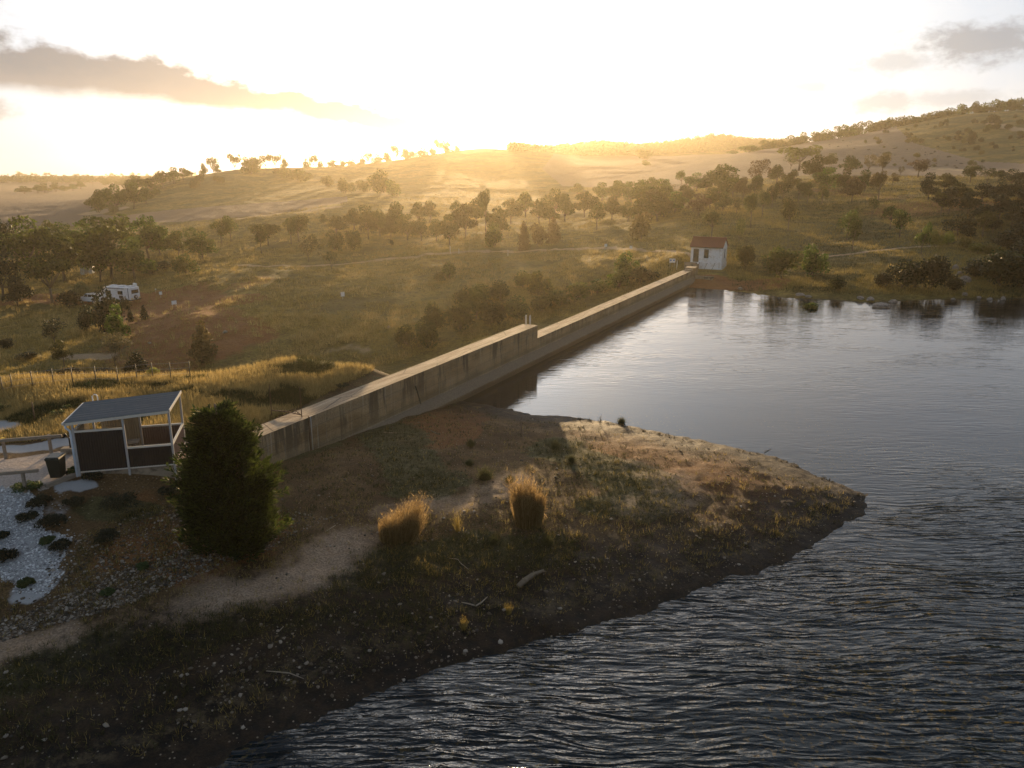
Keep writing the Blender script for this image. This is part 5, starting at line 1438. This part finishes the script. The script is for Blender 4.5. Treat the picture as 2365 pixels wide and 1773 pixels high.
VV = np.concatenate([VV, Vi])
VV[:, 2] = np.maximum(VV[:, 2], .02)
mesh_np("crown", VV, np.arange(len(VV)).reshape(-1, 4), L_cypress, cyp)
tb_ = MB().tube([(0, 0, -.3), (.05, 0, 1.5), (-.1, .05, 4), (-.2, 0, 6.2)], [.24, .2, .12, .03], 9)
for k in range(26):
    z = r.uniform(.4, 5.4)
    a = r.uniform(0, 6.28)
    L_ = float(prof_(z / CH)) * CW * .8
    tb_.tube([(0, 0, z), (math.cos(a) * L_ * .5, math.sin(a) * L_ * .5, z + .35), (math.cos(a) * L_, math.sin(a) * L_, z + .9)], [.06, .04, .012], 5)
tb_.build("trunk", M_bark, cyp)

# ------------------------------------------------------------------ shrubs and tufts near the viewer
L_shrub = leafy("low_shrub_leaves", (0.014, 0.020, 0.010), (0.026, 0.032, 0.016), (0.05, 0.052, 0.026), 0.25, 0.1)
L_weed = leafy("weed_leaves", (0.035, 0.055, 0.018), (0.06, 0.085, 0.028), (0.10, 0.12, 0.04), 0.35, 0.1)
def low_plant(u, v, hp_, wp_, mat, label, cat="shrub", name="low_shrub", seed=0, dens=1.0):
    q = G(u, v)
    dep = project(q[None])[2][0]
    W_ = wp_ * dep / F * 1.05
    H_ = max(.25, hp_ * dep / F * 0.85)
    r = np.random.default_rng(seed + int(u) * 7 + int(v))
    nl = 14
    C, Nn = [], []
    for k in range(nl):
        a, s = r.uniform(0, 6.28), math.sqrt(r.random()) * .36
        d, p_ = ell_pts(r, int(150 * dens), .5)
        up_ = d[:, 2] > -.2
        c = np.array([math.cos(a) * s, math.sin(a) * s, .2 + .35 * (1 - s / .36) * r.random()])
        C.append(c + p_[up_] * np.array([.2, .2, .35]) * r.uniform(.6, 1.1))
        Nn.append(d[up_])
    C, Nn = np.concatenate(C), np.concatenate(Nn)
    C = C * np.array([W_, W_, H_]) / np.array([1.0, 1.0, .8])
    C[:, 2] = np.maximum(C[:, 2], .02)
    V, Fq_ = leaf_cloud(C, Nn, .05, .45, r)
    o = mesh_np(name, V, Fq_, mat)
    o.location = q
    return tag(o, label, cat)
for row in [
 (95, 1168, 34, 62, L_shrub, "dark low shrub at the top of the white stones by the log post"), (60, 1200, 26, 50, L_shrub, "small dark shrub sprawling onto the white stones"),
 (122, 1218, 42, 68, L_shrub, "largest dark shrub between the white stones and the red earth"), (172, 1168, 34, 46, L_shrub, "dark upright shrub on the earth below the downpipe"),
 (110, 1253, 18, 42, L_weed, "small green mat of leaves alone on the white stones"), (15, 1294, 38, 58, L_shrub, "dark green shrub at the left edge of the white stones"),
 (285, 1176, 58, 98, L_shrub, "wide dark shrub spreading on the earth below the shelter"), (390, 1138, 22, 46, L_shrub, "low dark shrub between the shelter and the cypress"),
 (58, 1133, 24, 78, L_weed, "green weed clump at the foot of the near log post"), (170, 1095, 28, 22, L_weed, "small weed growing beside the bin"), (140, 1265, 26, 50, L_shrub, "dark shrub at the lower edge of the white stones"),
 (245, 1245, 30, 60, L_shrub, "flat dark shrub on the earth, lower of two below the shelter"), (5, 1240, 20, 30, L_shrub, "dark tuft at the picture's edge among white stones"),
 (215, 1100, 14, 60, L_shrub, "low dark growth at the foot of the shelter base"), (60, 1352, 22, 44, L_weed, "green weed at the lower tip of the white stones"),
 (250, 1372, 18, 34, L_weed, "grey green weed on the stony slope above the sandy track"), (330, 1312, 16, 30, L_weed, "small grey green weed on the stony slope under the cypress")]:
    low_plant(*row)
for row in [
 (135, 966, 30, 34, L_weed, "green thistle clump in the golden grass behind the shelter roof"), (8, 952, 26, 34, L_weed, "green thistle clump in the golden grass at the left edge"), (28, 917, 11, 26, L_shrub, "small round dark bush in the golden grass under the fence"),
 (157, 950, 24, 26, L_weed, "second green thistle clump beside the shelter roof"), (108, 973, 16, 26, L_weed, "low green thistle left of the shelter roof"), (22, 1006, 22, 38, L_weed, "green thistle clump above the long log rail"),
 (297, 913, 10, 22, L_weed, "small green weed in the golden grass above the shelter roof"), (255, 925, 8, 30, L_weed, "faint green weed patch just above the shelter roof"), (790, 892, 10, 34, L_shrub, "dark weed on the golden bank beside the dam crest"),
 (160, 905, 8, 26, L_weed, "small green weed on the golden bank under the wire fence"), (205, 890, 8, 20, L_weed, "tiny green weed against the wire fence")]:
    low_plant(*row, cat="weed", name="weed_clump", dens=.6)

def blades(P, B, h, w, spread, lean, r, curve=0.35):
    """bunches of grass: P (n,3) feet; B blades each; returns V,F of bent two piece blades"""
    n = len(P)
    h = np.broadcast_to(np.asarray(h, float), (n,))
    k = n * B
    base = np.repeat(P, B, 0)
    hh_ = np.repeat(h, B) * r.uniform(.55, 1.3, k)
    a = r.uniform(0, 2 * math.pi, k)
    rad_ = np.repeat(np.broadcast_to(np.asarray(spread, float), (n,)), B) * np.sqrt(r.random(k))
    base = base + np.c_[np.cos(a) * rad_, np.sin(a) * rad_, np.zeros(k)]
    a2 = a + r.normal(size=k) * .8
    ln = np.abs(r.normal(size=k)) * lean
    dirn = np.c_[np.cos(a2) * ln, np.sin(a2) * ln, np.ones(k)]
    dirn /= np.linalg.norm(dirn, axis=1)[:, None]
    tip = base + dirn * hh_[:, None]
    tip[:, 2] -= curve * ln * hh_ * .5
    b2 = r.uniform(0, 2 * math.pi, k)
    ww = np.repeat(np.broadcast_to(np.asarray(w, float), (n,)), B)[:, None] * np.c_[np.cos(b2), np.sin(b2), np.zeros(k)] * .5
    V = np.stack([base - ww, base + ww, tip], 1).reshape(-1, 3)
    return V, np.arange(3 * k).reshape(-1, 3)
def grass_mat(name, c0, c1, c2, trans=0.5):
    return leafy(name, c0, c1, c2, trans, 0.0)
M_gold = grass_mat("golden_dry_grass", (0.165, 0.122, 0.042), (0.31, 0.235, 0.085), (0.46, 0.36, 0.15))
M_straw = grass_mat("straw_grass", (0.115, 0.088, 0.022), (0.225, 0.172, 0.046), (0.35, 0.27, 0.09))
M_short = grass_mat("short_green_grass", (0.018, 0.022, 0.006), (0.044, 0.048, 0.014), (0.105, 0.092, 0.030), .35)
M_tus = grass_mat("green_tussock", (0.035, 0.042, 0.016), (0.06, 0.066, 0.025), (0.11, 0.10, 0.04), .35)
M_tall = grass_mat("tall_golden_grass", (0.11, 0.075, 0.028), (0.24, 0.165, 0.068), (0.40, 0.295, 0.135), .55)
def grass_clump(u, v, hp_, wp_, nb, mat, label, name, lean, seed, core=None, wd=.016, cat="grass clump"):
    """a tussock made of many sub tufts, each with its own height and lean"""
    q = G(u, v)
    dep = project(q[None])[2][0]
    H_, W_ = hp_ * dep / F / .9, wp_ * dep / F
    r = np.random.default_rng(seed)
    Vs = []
    for cx, cy, sh_, lx in core or [(0, 0, 1, 0)]:
        n8 = max(4, nb // 10)
        off = r.normal(size=(n8, 2)) * W_ * .075
        P = np.array([[cx * W_ * .6, cy * W_ * .6, 0.0]]) + np.c_[off, np.zeros(n8)]
        V, _ = blades(P, 10, H_ * sh_ * r.uniform(.5, 1.0, n8), wd, W_ * .03, lean, r, .3)
        T = V.reshape(-1, 3, 3)
        hgt_ = T[:, 2, 2:3] / H_
        T[:, 2, 0:1] += (lx * .30 + cx * .45) * W_ * hgt_ ** 1.3
        T[:, 2, 1:2] += cy * .4 * W_ * hgt_
        k_ = r.integers(0, len(T), int(len(T) * 1.6))
        s_ = r.uniform(.55, 1, len(k_))[:, None]
        pt_ = T[k_, 0] * (1 - s_) + T[k_, 2] * s_
        dd_ = r.normal(size=pt_.shape) * .45 + np.array([lx * .3, 0, .8])
        dd_ /= np.linalg.norm(dd_, axis=1)[:, None]
        b2_ = np.cross(dd_, r.normal(size=pt_.shape))
        b2_ /= np.linalg.norm(b2_, axis=1)[:, None]
        l2_ = H_ * r.uniform(.05, .12, len(k_))[:, None]
        Vs += [T.reshape(-1, 3), np.stack([pt_ - b2_ * wd * .6, pt_ + b2_ * wd * .6, pt_ + dd_ * l2_], 1).reshape(-1, 3)]
    V = np.concatenate(Vs)
    o = mesh_np(name, V, np.arange(len(V)).reshape(-1, 3), mat)
    o.location = q
    return tag(o, label, cat)
def subtufts(seed, n, top, sway):
    r = random.Random(seed)
    return [(r.uniform(-.62, .62), r.uniform(-.5, .5), 0, 0) for _ in range(0)] + [
        (x_ + r.uniform(-.07, .07), r.uniform(-.45, .45), top(x_) * r.uniform(.72, 1.0), sway + r.uniform(-.5, .5)) for x_ in [(-.6 + 1.2 * k / (n - 1)) for k in range(n)]]
grass_clump(922, 1243, 84, 84, 170, M_tall, "broad tall golden grass clump with swept tips, left of the pair on the peninsula", "tall_grass_clump", .16, 3, subtufts(3, 17, lambda x: .62 + .38 * math.cos((x - .15) * 2.2) + .1 * (x > 0), .5), .024)
grass_clump(1224, 1213, 122, 64, 180, M_tall, "taller upright golden grass clump, right of the pair on the peninsula", "tall_grass_clump", .07, 4, subtufts(8, 17, lambda x: 1.0 - .28 * (x > .02) - .5 * max(0, abs(x) - .42), 0), .024)
for k, row in enumerate([(1057, 1228, 50, 32, "small dry golden bush between the two tall grass clumps"), (1175, 1419, 30, 26, "tiny dry tuft on the dark bank below the driftwood log"), (1070, 1455, 36, 24, "small dry tuft on the dark bank below the pale branch")]):
    grass_clump(*row[:4], 100, M_straw, row[4], "dry_tuft", .35, 20 + k, wd=.014)
for k, row in enumerate([(1282, 1036, 20, 46, "round dark green tussock nearest the water on the peninsula"), (1320, 1066, 16, 34, "small green tussock right of the round dark one"), (1087, 1030, 18, 44, "flat green tussock on the orange grass by the dam"),
                          (1121, 1107, 32, 60, "widest green tussock behind the tall golden clumps"), (1177, 1114, 18, 30, "small green tussock touching the taller golden clump"), (1085, 1074, 14, 36, "faint green tussock above the widest one"),
                          (1140, 1255, 18, 46, "green tussock below and between the golden clumps"), (1265, 1255, 20, 56, "green tussock just below the taller golden clump"), (1435, 979, 16, 34, "reddish grass tuft standing on the back shoreline")]):
    grass_clump(*row[:4], 620, M_tus, row[4], "green_tussock", .8, 40 + k, cat="tussock", wd=.02)
# saplings
for u, v, hp_, lab in ((1203, 1010, 50, "thin bare sapling on the peninsula near the dark corner of water"), (1385, 981, 16, "tiny bare twig standing at the back shoreline")):
    q = G(u, v)
    H_ = hp_ * project(q[None])[2][0] / F / .92
    r_ = random.Random(int(u))
    mb = MB().tube([(0, 0, -.1), (.03, 0, H_ * .5), (.0, .02, H_)], [.02, .014, .005], 5)
    for k in range(12):
        z = H_ * r_.uniform(.3, .9)
        a = r_.uniform(0, 6.28)
        mb.tube([(.02, 0, z), (math.cos(a) * .18, math.sin(a) * .18, z + .25)], [.009, .003], 4)
    s_ = mb.build("sapling", M_bark)
    s_.location = q
    tag(s_, lab, "sapling")
# driftwood and dead branches
M_drift = plain("bleached_wood", (0.34, 0.28, 0.21), 0.85, 0.25, 8, .4)
M_log = plain("weathered_log", (0.17, 0.13, 0.085), 0.9, 0.3, 6, .6, stretch=(1, 1, 1))
def stick(px, rads, mat, label, name="branch", lift=.03, extra=()):
    pts = [G(u, v) + np.array([0, 0, lift]) for u, v in px]
    mb = MB().tube(pts, rads, 8)
    for a_, b2, r2 in extra:
        p0, p1 = G(*a_) + np.array([0, 0, lift + .03]), G(*b2) + np.array([0, 0, lift + .16])
        mb.tube([p0, p1], [r2, r2 * .4], 6)
    return tag(mb.build(name, mat), label, "branch" if name == "branch" else "log")
stick([(1197, 1357), (1212, 1344), (1230, 1331), (1256, 1320)], [.10, .12, .10, .05], M_log, "thick grey driftwood log lying on the dark bank", "driftwood_log", .06, [((1225, 1333), (1262, 1330), .03)])
stick([(1066, 1394), (1082, 1397), (1099, 1402), (1112, 1394), (1126, 1381)], [.012, .025, .03, .026, .012], M_drift, "pale bent branch lying on the bank below the driftwood log", lift=.06)
stick([(1038, 1290), (1058, 1293), (1064, 1302), (1082, 1316)], [.012, .02, .018, .008], M_drift, "thin forked twig on the green grass left of the driftwood log")
stick([(615, 1551), (640, 1553), (669, 1556), (702, 1569)], [.012, .02, .02, .01], M_drift, "long thin pale branch on the darkest part of the bank")
stick([(465, 1259), (481, 1271)], [.022, .015], M_drift, "short pale stick at the foot of the cypress, the right one")
stick([(404, 1251), (412, 1258), (416, 1269)], [.01, .02, .012], M_drift, "curved pale stick at the foot of the cypress, the left one")
stick([(886, 999), (916, 1001)], [.012, .02], M_drift, "straight pale stick on the grass below the dam face")
stick([(995, 995), (1008, 1002), (1018, 1003)], [.03, .035, .02], M_log, "short dark branch on the orange grass near the dam")
stick([(752, 1229), (775, 1214)], [.012, .012], M_drift, "pale twig on the golden grass above the sandy track")
stick([(644, 1460), (655, 1448)], [.014, .01], M_drift, "short pale twig below the sandy track")
stick([(1765, 1046), (1790, 1040), (1800, 1045)], [.02, .018, .01], M_drift, "tangled dead branch lying on the back shoreline", lift=.12, extra=[((1780, 1044), (1778, 1030), .012), ((1790, 1042), (1796, 1030), .012)])
# boulders along the far shore
M_rock = plain("pale_boulder", (0.30, 0.25, 0.20), 0.9, 0.3, 2.5, .7, dirt=(0.13, 0.10, 0.075))
def rock_mesh(seed, n=2):
    import bmesh
    bm = bmesh.new()
    bmesh.ops.create_icosphere(bm, subdivisions=n, radius=1)
    r_ = random.Random(seed)
    ph = [(r_.uniform(-1, 1), r_.uniform(-1, 1), r_.uniform(-1, 1), r_.uniform(.55, .95)) for _ in range(9)]
    for v_ in bm.verts:
        for a_, b2, c2, d2 in ph:
            nv_ = Vector((a_, b2, c2)).normalized()
            e = v_.co.dot(nv_) - d2
            if e > 0:
                v_.co -= nv_ * e
    me = bpy.data.meshes.new("boulder")
    bm.to_mesh(me)
    bm.free()
    me.materials.append(M_rock)
    return me
ROCKS = [rock_mesh(s_) for s_ in range(5)]
for k, (u, v, hp_, wp_, lab) in enumerate([
 (2033, 713, 18, 38, "largest boulder standing in the far water"), (2010, 694, 10, 18, "pale boulder at the far shoreline behind the largest one"), (1986, 690, 7, 16, "low pale rock on the far shoreline left of the boulders"),
 (2062, 698, 8, 20, "flat brown rock on the far shoreline right of the largest boulder"), (2202, 694, 7, 13, "small pale rock at the dark far shoreline"), (2227, 682, 9, 12, "pale rock on the bank below the rocky chute"),
 (2317, 693, 10, 11, "white rock standing by the dark trunk at the far right shore"), (2228, 650, 14, 22, "round pale boulder in the rocky chute"), (2222, 660, 13, 16, "lowest orange boulder of the rocky chute"), (2207, 622, 12, 14, "upper pale boulder of the rocky chute"),
 (2215, 634, 10, 13, "middle grey boulder of the rocky chute"), (1849, 682, 6, 22, "flat pale rock on the far bank left of the drowned bush"), (1866, 686, 5, 14, "small flat rock above the drowned bush"), (2285, 692, 6, 14, "small pale rock near the far right shoreline"),
 (1710, 668, 6, 12, "small pale rock on the red bank right of the pump house"), (2260, 688, 5, 12, "tiny pale rock among dark weeds on the far shore"), (520, 768, 6, 12, "lone pale boulder on the slope beside the conical bronze tree"), (345, 793, 4, 9, "tiny pale rock on the gully floor"),
 (898, 757, 6, 8, "pale upright rock on the slope behind the dam")]):
    q = G(u, v)
    dep = project(q[None])[2][0]
    o = link("boulder", ROCKS[k % 5])
    s_ = dep / F
    o.location = q + np.array([0, 0, hp_ * s_ * .25])
    o.scale = (wp_ * s_ * .62, wp_ * s_ * .5, hp_ * s_ * .75)
    o.rotation_euler = (0, 0, k * 1.3)
    tag(o, lab, "boulder")
# ------------------------------------------------------------------ ground cover: grass and stones too many to count
gr = np.random.default_rng(2024)
def px_scatter(n, poly, lo=0, hi=1e9, jit=None):
    poly = [np.array(p_, float) for p_ in poly]
    a = np.array(poly)
    out = []
    got = 0
    while got < n:
        Q = np.c_[gr.uniform(a[:, 0].min(), a[:, 0].max(), n), gr.uniform(a[:, 1].min(), a[:, 1].max(), n)]
        Q = Q[inside(Q, poly)]
        out.append(Q)
        got += len(Q)
    Q = np.concatenate(out)[:n]
    P = ground_px(Q[:, 0], Q[:, 1])
    ok = ~np.isnan(P[:, 0])
    P = P[ok]
    d = np.hypot(P[:, 0], P[:, 1])
    return P[(d > lo) & (d < hi)]
def field_at(attr_, P):
    return look(attr_.reshape(NA, NR), P[:, 0], P[:, 1])
def not_built(P, m=0.0):
    """keep clear of the dam, the shelter floor, the gravel and the house"""
    t = (P[:, :2] - DA) @ DE
    s = (P[:, :2] - DA) @ DN
    ok = ~((t > -5.5) & (t < DL + 3) & (s < .7) & (s > -1.6))
    e1 = np.array([math.cos(SRZ), math.sin(SRZ)])
    e2 = np.array([-e1[1], e1[0]])
    q = P[:, :2] - FL[:2]
    ok &= ~((q @ e1 > -.3) & (q @ e1 < SW + 1.8) & (q @ e2 > -.1) & (q @ e2 < SD_ + .6))
    hc = np.array([corner[0], corner[1]])
    q = P[:, :2] - hc
    hxa, hya = np.array(hx[:2]), np.array(hy[:2])
    ok &= ~((q @ hxa > -.8) & (q @ hxa < HW + .3) & (q @ hya > -2.4) & (q @ hya < HD + .3))
    ok &= field_at(m_path, P) < .3
    ok &= field_at(m_white, P) < .35
    ok &= field_at(m_track, P) < .35
    ok &= field_at(m_red, P) < .3 + gr.random(len(P)) * .9
    ok &= field_at(m_sand, P) < .45 + gr.random(len(P)) * .5
    return P[ok]
# golden bank
P = not_built(px_scatter(15000, [(-60, 862), (300, 862), (500, 856), (600, 834), (690, 808), (800, 812), (875, 850), (600, 985), (430, 1060), (200, 1010), (-60, 1030)], 30, 62))
gm = fbm(P[:, 0] / 2.6, P[:, 1] / 2.6, 3)
V, Fq_ = blades(P[gm < .18], 9, .42 * (1 - .5 * np.clip(gm[gm < .18] + .2, 0, .6)), .028, .16, .55, gr)
o = mesh_np("golden_grass", V, Fq_, M_gold)
tag(o, "long dry golden grass covering the bank behind the shelter and dam", None, None, 'stuff')
V, Fq_ = blades(P[gm >= .12], 9, .26, .03, .16, .7, gr)
o = mesh_np("green_bank_grass", V, Fq_, M_short)
tag(o, "greener patches of grass in the golden bank", None, None, 'stuff')
# hillside beyond the dam
P = not_built(px_scatter(46000, [(-60, 560), (560, 500), (900, 455), (1400, 430), (1720, 440), (1720, 610), (1600, 640), (1240, 745), (860, 850), (-60, 866)], 70, 420))
d = np.hypot(P[:, 0], P[:, 1])
gm = fbm(P[:, 0] / 9, P[:, 1] / 9, 4)
keep = gm < .22
V, Fq_ = blades(P[keep], 5, (.36 + .5 * np.clip(gm[keep] * -1, 0, .5)) * (1 + (d[keep] - 100) / 500), .05 * d[keep] / 120, .3 * d[keep] / 120, .6, gr)
o = mesh_np("hillside_grass", V, Fq_, M_straw)
tag(o, "dry straw coloured grass over the slopes beyond the dam", None, None, 'stuff')
P = not_built(px_scatter(9000, [(-60, 600), (560, 560), (900, 540), (1560, 560), (1600, 640), (1240, 745), (860, 850), (-60, 866)], 80, 230))
d = np.hypot(P[:, 0], P[:, 1])
P = P[fbm(P[:, 0] / 5, P[:, 1] / 5, 4) + .25 * gr.random(len(P)) > .22]
d = np.hypot(P[:, 0], P[:, 1])
V, Fq_ = blades(P, 14, .5 + .5 * gr.random(len(P)), .06 * d / 120, .35, .7, gr)
o = mesh_np("hillside_tussocks", V, Fq_, M_gold)
tag(o, "pale tussocks of long grass dotted over the slope beyond the dam", None, None, 'stuff')
# right slope
P = not_built(px_scatter(30000, [(1500, 430), (1700, 415), (2420, 400), (2420, 690), (1700, 672), (1640, 560)], 70, 420))
d = np.hypot(P[:, 0], P[:, 1])
gm = fbm(P[:, 0] / 8, P[:, 1] / 8, 4)
keep = gm < .1
V, Fq_ = blades(P[keep], 5, .40 * (1 + (d[keep] - 100) / 500), .05 * d[keep] / 120, .3 * d[keep] / 120, .6, gr)
o = mesh_np("slope_grass", V, Fq_, M_straw)
tag(o, "dry grass over the slope above the far shore", None, None, 'stuff')
keep = gm > .02
V, Fq_ = blades(P[keep], 5, .30 * (1 + (d[keep] - 100) / 500), .05 * d[keep] / 120, .3 * d[keep] / 120, .6, gr)
o = mesh_np("green_slope_grass", V, Fq_, M_short)
tag(o, "greenish grass in patches over the slope above the far shore", None, None, 'stuff')
# peninsula: short turf, dead stems and stones
POLY = [(-80, 1330), (120, 1370), (200, 1230), (420, 1130), (600, 1020), (930, 930), (1060, 935), (1250, 968), (1640, 1030), (1900, 1110), (1990, 1160), (1640, 1340), (1140, 1495), (560, 1715), (-80, 1790)]
P = not_built(px_scatter(44000, POLY, 10, 75))
sdv = look(SDgrid, P[:, 0], P[:, 1])
gn = field_at(m_green, P)
pr_ = .25 + gn * .9 + fbm(P[:, 0] / 1.7, P[:, 1] / 1.7, 3) * .5 - np.clip(1.6 - sdv, 0, 2) * .4 - field_at(m_sand, P) * .5
back_ = (project(P)[1] < 1110) & (project(P)[0] > 1150) & (sdv < 2.2)
pr_ = np.where(back_, pr_ * .12, pr_)
vfade = np.where(back_, .3, 1) * np.interp(project(P)[1], [1280, 1520], [1.0, 0.4])
P1 = P[gr.random(len(P)) < pr_ * vfade]
V, Fq_ = blades(P1, 6, .10 + .12 * gr.random(len(P1)), .024, .11, 1.0, gr)
o = mesh_np("short_turf", V, Fq_, M_short)
tag(o, "short patchy green turf on the peninsula", None, None, 'stuff')
P2 = P[gr.random(len(P)) < vfade ** 2 * np.interp(project(P)[1], [1080, 1200], [.45, 1]) * (.17 + .2 * fbm(P[:, 0] / 2.5 + 50, P[:, 1] / 2.5, 3))]
P2 = P2[look(SDgrid, P2[:, 0], P2[:, 1]) > .8]
V, Fq_ = blades(P2, 6, .12 + .16 * gr.random(len(P2)), .02, .14, 1.1, gr)
o = mesh_np("dead_stems", V, Fq_, M_straw)
tag(o, "dead pale stems and stubble scattered over the peninsula", None, None, 'stuff')
# stones
def stones(name, label, P, smin, smax, mat, power=3.0):
    n = len(P)
    import bmesh
    bm = bmesh.new()
    bmesh.ops.create_icosphere(bm, subdivisions=1, radius=1)
    bm.verts.ensure_lookup_table()
    bv = np.array([v_.co[:] for v_ in bm.verts])
    bf = np.array([[v_.index for v_ in f_.verts] for f_ in bm.faces])
    bm.free()
    s = smin + (smax - smin) * gr.random(n) ** power
    sc = np.c_[gr.uniform(.7, 1.3, n), gr.uniform(.7, 1.3, n), gr.uniform(.4, .8, n)] * s[:, None]
    a = gr.uniform(0, 6.28, n)
    V = bv[None] * (1 + .25 * gr.normal(size=(n, len(bv), 1))) * sc[:, None]
    V = np.stack([V[..., 0] * np.cos(a)[:, None] - V[..., 1] * np.sin(a)[:, None], V[..., 0] * np.sin(a)[:, None] + V[..., 1] * np.cos(a)[:, None], V[..., 2] + s[:, None] * .15], -1)
    V = (V + P[:, None]).reshape(-1, 3)
    Fa = (bf[None] + (np.arange(n) * len(bv))[:, None, None]).reshape(-1, 3)
    o = mesh_np(name, V, Fa, mat)
    return tag(o, label, None, None, 'stuff')
def stone_mat(name, c0, c1, c2):
    m, N, out = new_mat(name)
    isl = N.n('ShaderNodeNewGeometry').outputs['Random Per Island']
    c = N.ramp(isl, [(.1, c0), (.6, c1), (.95, c2)])
    p = N.n('ShaderNodeBsdfPrincipled', {'Base Color': c, 'Roughness': .85, 'Specular IOR Level': .3})
    N.nt.links.new(p.outputs[0], out.inputs['Surface'])
    return m
M_st = stone_mat("bank_stone", (0.05, 0.04, 0.03), (0.15, 0.12, 0.085), (0.36, 0.31, 0.25))
M_ws = stone_mat("white_stone", (0.22, 0.22, 0.22), (0.48, 0.48, 0.47), (0.80, 0.80, 0.79))
P = px_scatter(11000, POLY, 10, 75)
sdv = look(SDgrid, P[:, 0], P[:, 1])
P = P[(gr.random(len(P)) < np.where(sdv < 4, .42, .10) + 1.1 * fbm(P[:, 0] / 2.2, P[:, 1] / 2.2, 4)) & (sdv > -.1)]
stones("bank_stones", "pale and dark pebbles scattered over the peninsula and along the waterline", P, .010, .085, M_st, 5.0)
P = px_scatter(4200, [(-20, 1440), (100, 1400), (260, 1330), (420, 1270), (600, 1240), (640, 1265), (450, 1330), (300, 1395), (100, 1450), (-20, 1490)], 10, 60)
P = np.r_[P, px_scatter(2600, [(120, 1260), (330, 1180), (620, 1170), (780, 1190), (620, 1270), (300, 1330), (100, 1390)], 10, 60)]
stones("slope_stones", "band of coarse stones on the slope below the shelter and cypress", P, .018, .075, M_st, 3.0)
P = px_scatter(9000, [(-60, 1120), (70, 1122), (150, 1140), (190, 1230), (170, 1290), (115, 1370), (40, 1370), (-60, 1320)], 10, 60)
P = P[(field_at(m_white, P) > .4) | (gr.random(len(P)) < .05)]
stones("white_gravel", "loose white stones tipped down the bank beside the gravel", P, .012, .055, M_ws, 2.5)
# weeds and stalks along the back shoreline
bl = [at_z(u, v, 0) for u, v in near_px[3:30]]
Pw = []
for a_, b2 in zip(bl[:-1], bl[1:]):
    L_ = np.linalg.norm(b2 - a_)
    for k in range(int(L_ * 9)):
        q = a_ + (b2 - a_) * gr.random()
        s_ = abs(gr.normal()) * .55 - .08
        cdir = np.array([8., 40., 0]) - q
        cdir[2] = 0
        cdir /= np.linalg.norm(cdir)
        q = q + cdir * s_
        Pw.append((q[0], q[1], max(-.02, hz(q[0], q[1]))))
Pw = np.array(Pw)
sel = fbm(Pw[:, 0] * .9, Pw[:, 1] * .9, 3) > -.12
V, Fq_ = blades(Pw[sel], 7, .06 + .22 * gr.random(sel.sum()) ** 3, .035, .12, 1.2, gr)
o = mesh_np("shore_weed", V, Fq_, M_brown_weed := grass_mat("rotting_weed", (0.018, 0.018, 0.008), (0.04, 0.034, 0.014), (0.075, 0.06, 0.022), .25))
tag(o, "dark ragged weed lying along the near waterline", None, None, 'stuff')
# pale rocks on the bare hill
P = px_scatter(90, [(1900, 330), (2060, 310), (2200, 350), (2240, 390), (1900, 395)], 200, 700)
stones("hill_rocks", "scattered pale rocks on the bare far hillside", P, .3, 1.1, M_st, 2.0)

# ------------------------------------------------------------------ haze
hz_m, N, out = new_mat("haze")
pv_ = N.n('ShaderNodeVolumePrincipled', {'Color': (0.98, 0.85, 0.62, 1), 'Density': 0.00013, 'Anisotropy': 0.72})
N.nt.links.new(pv_.outputs[0], out.inputs['Volume'])
GZ0, GZ1 = float(GH.min()) - 1.0, float(GH[gd > 0].max()) + 9
print('HAZE', GZ0, GZ1)
hb_ = MB().box(-3450, 3450, -3450, 3450, GZ0, GZ1).build("haze", hz_m)
tag(hb_, "golden evening haze filling the air over the valley", None, None, 'stuff')
hb_.visible_shadow = True
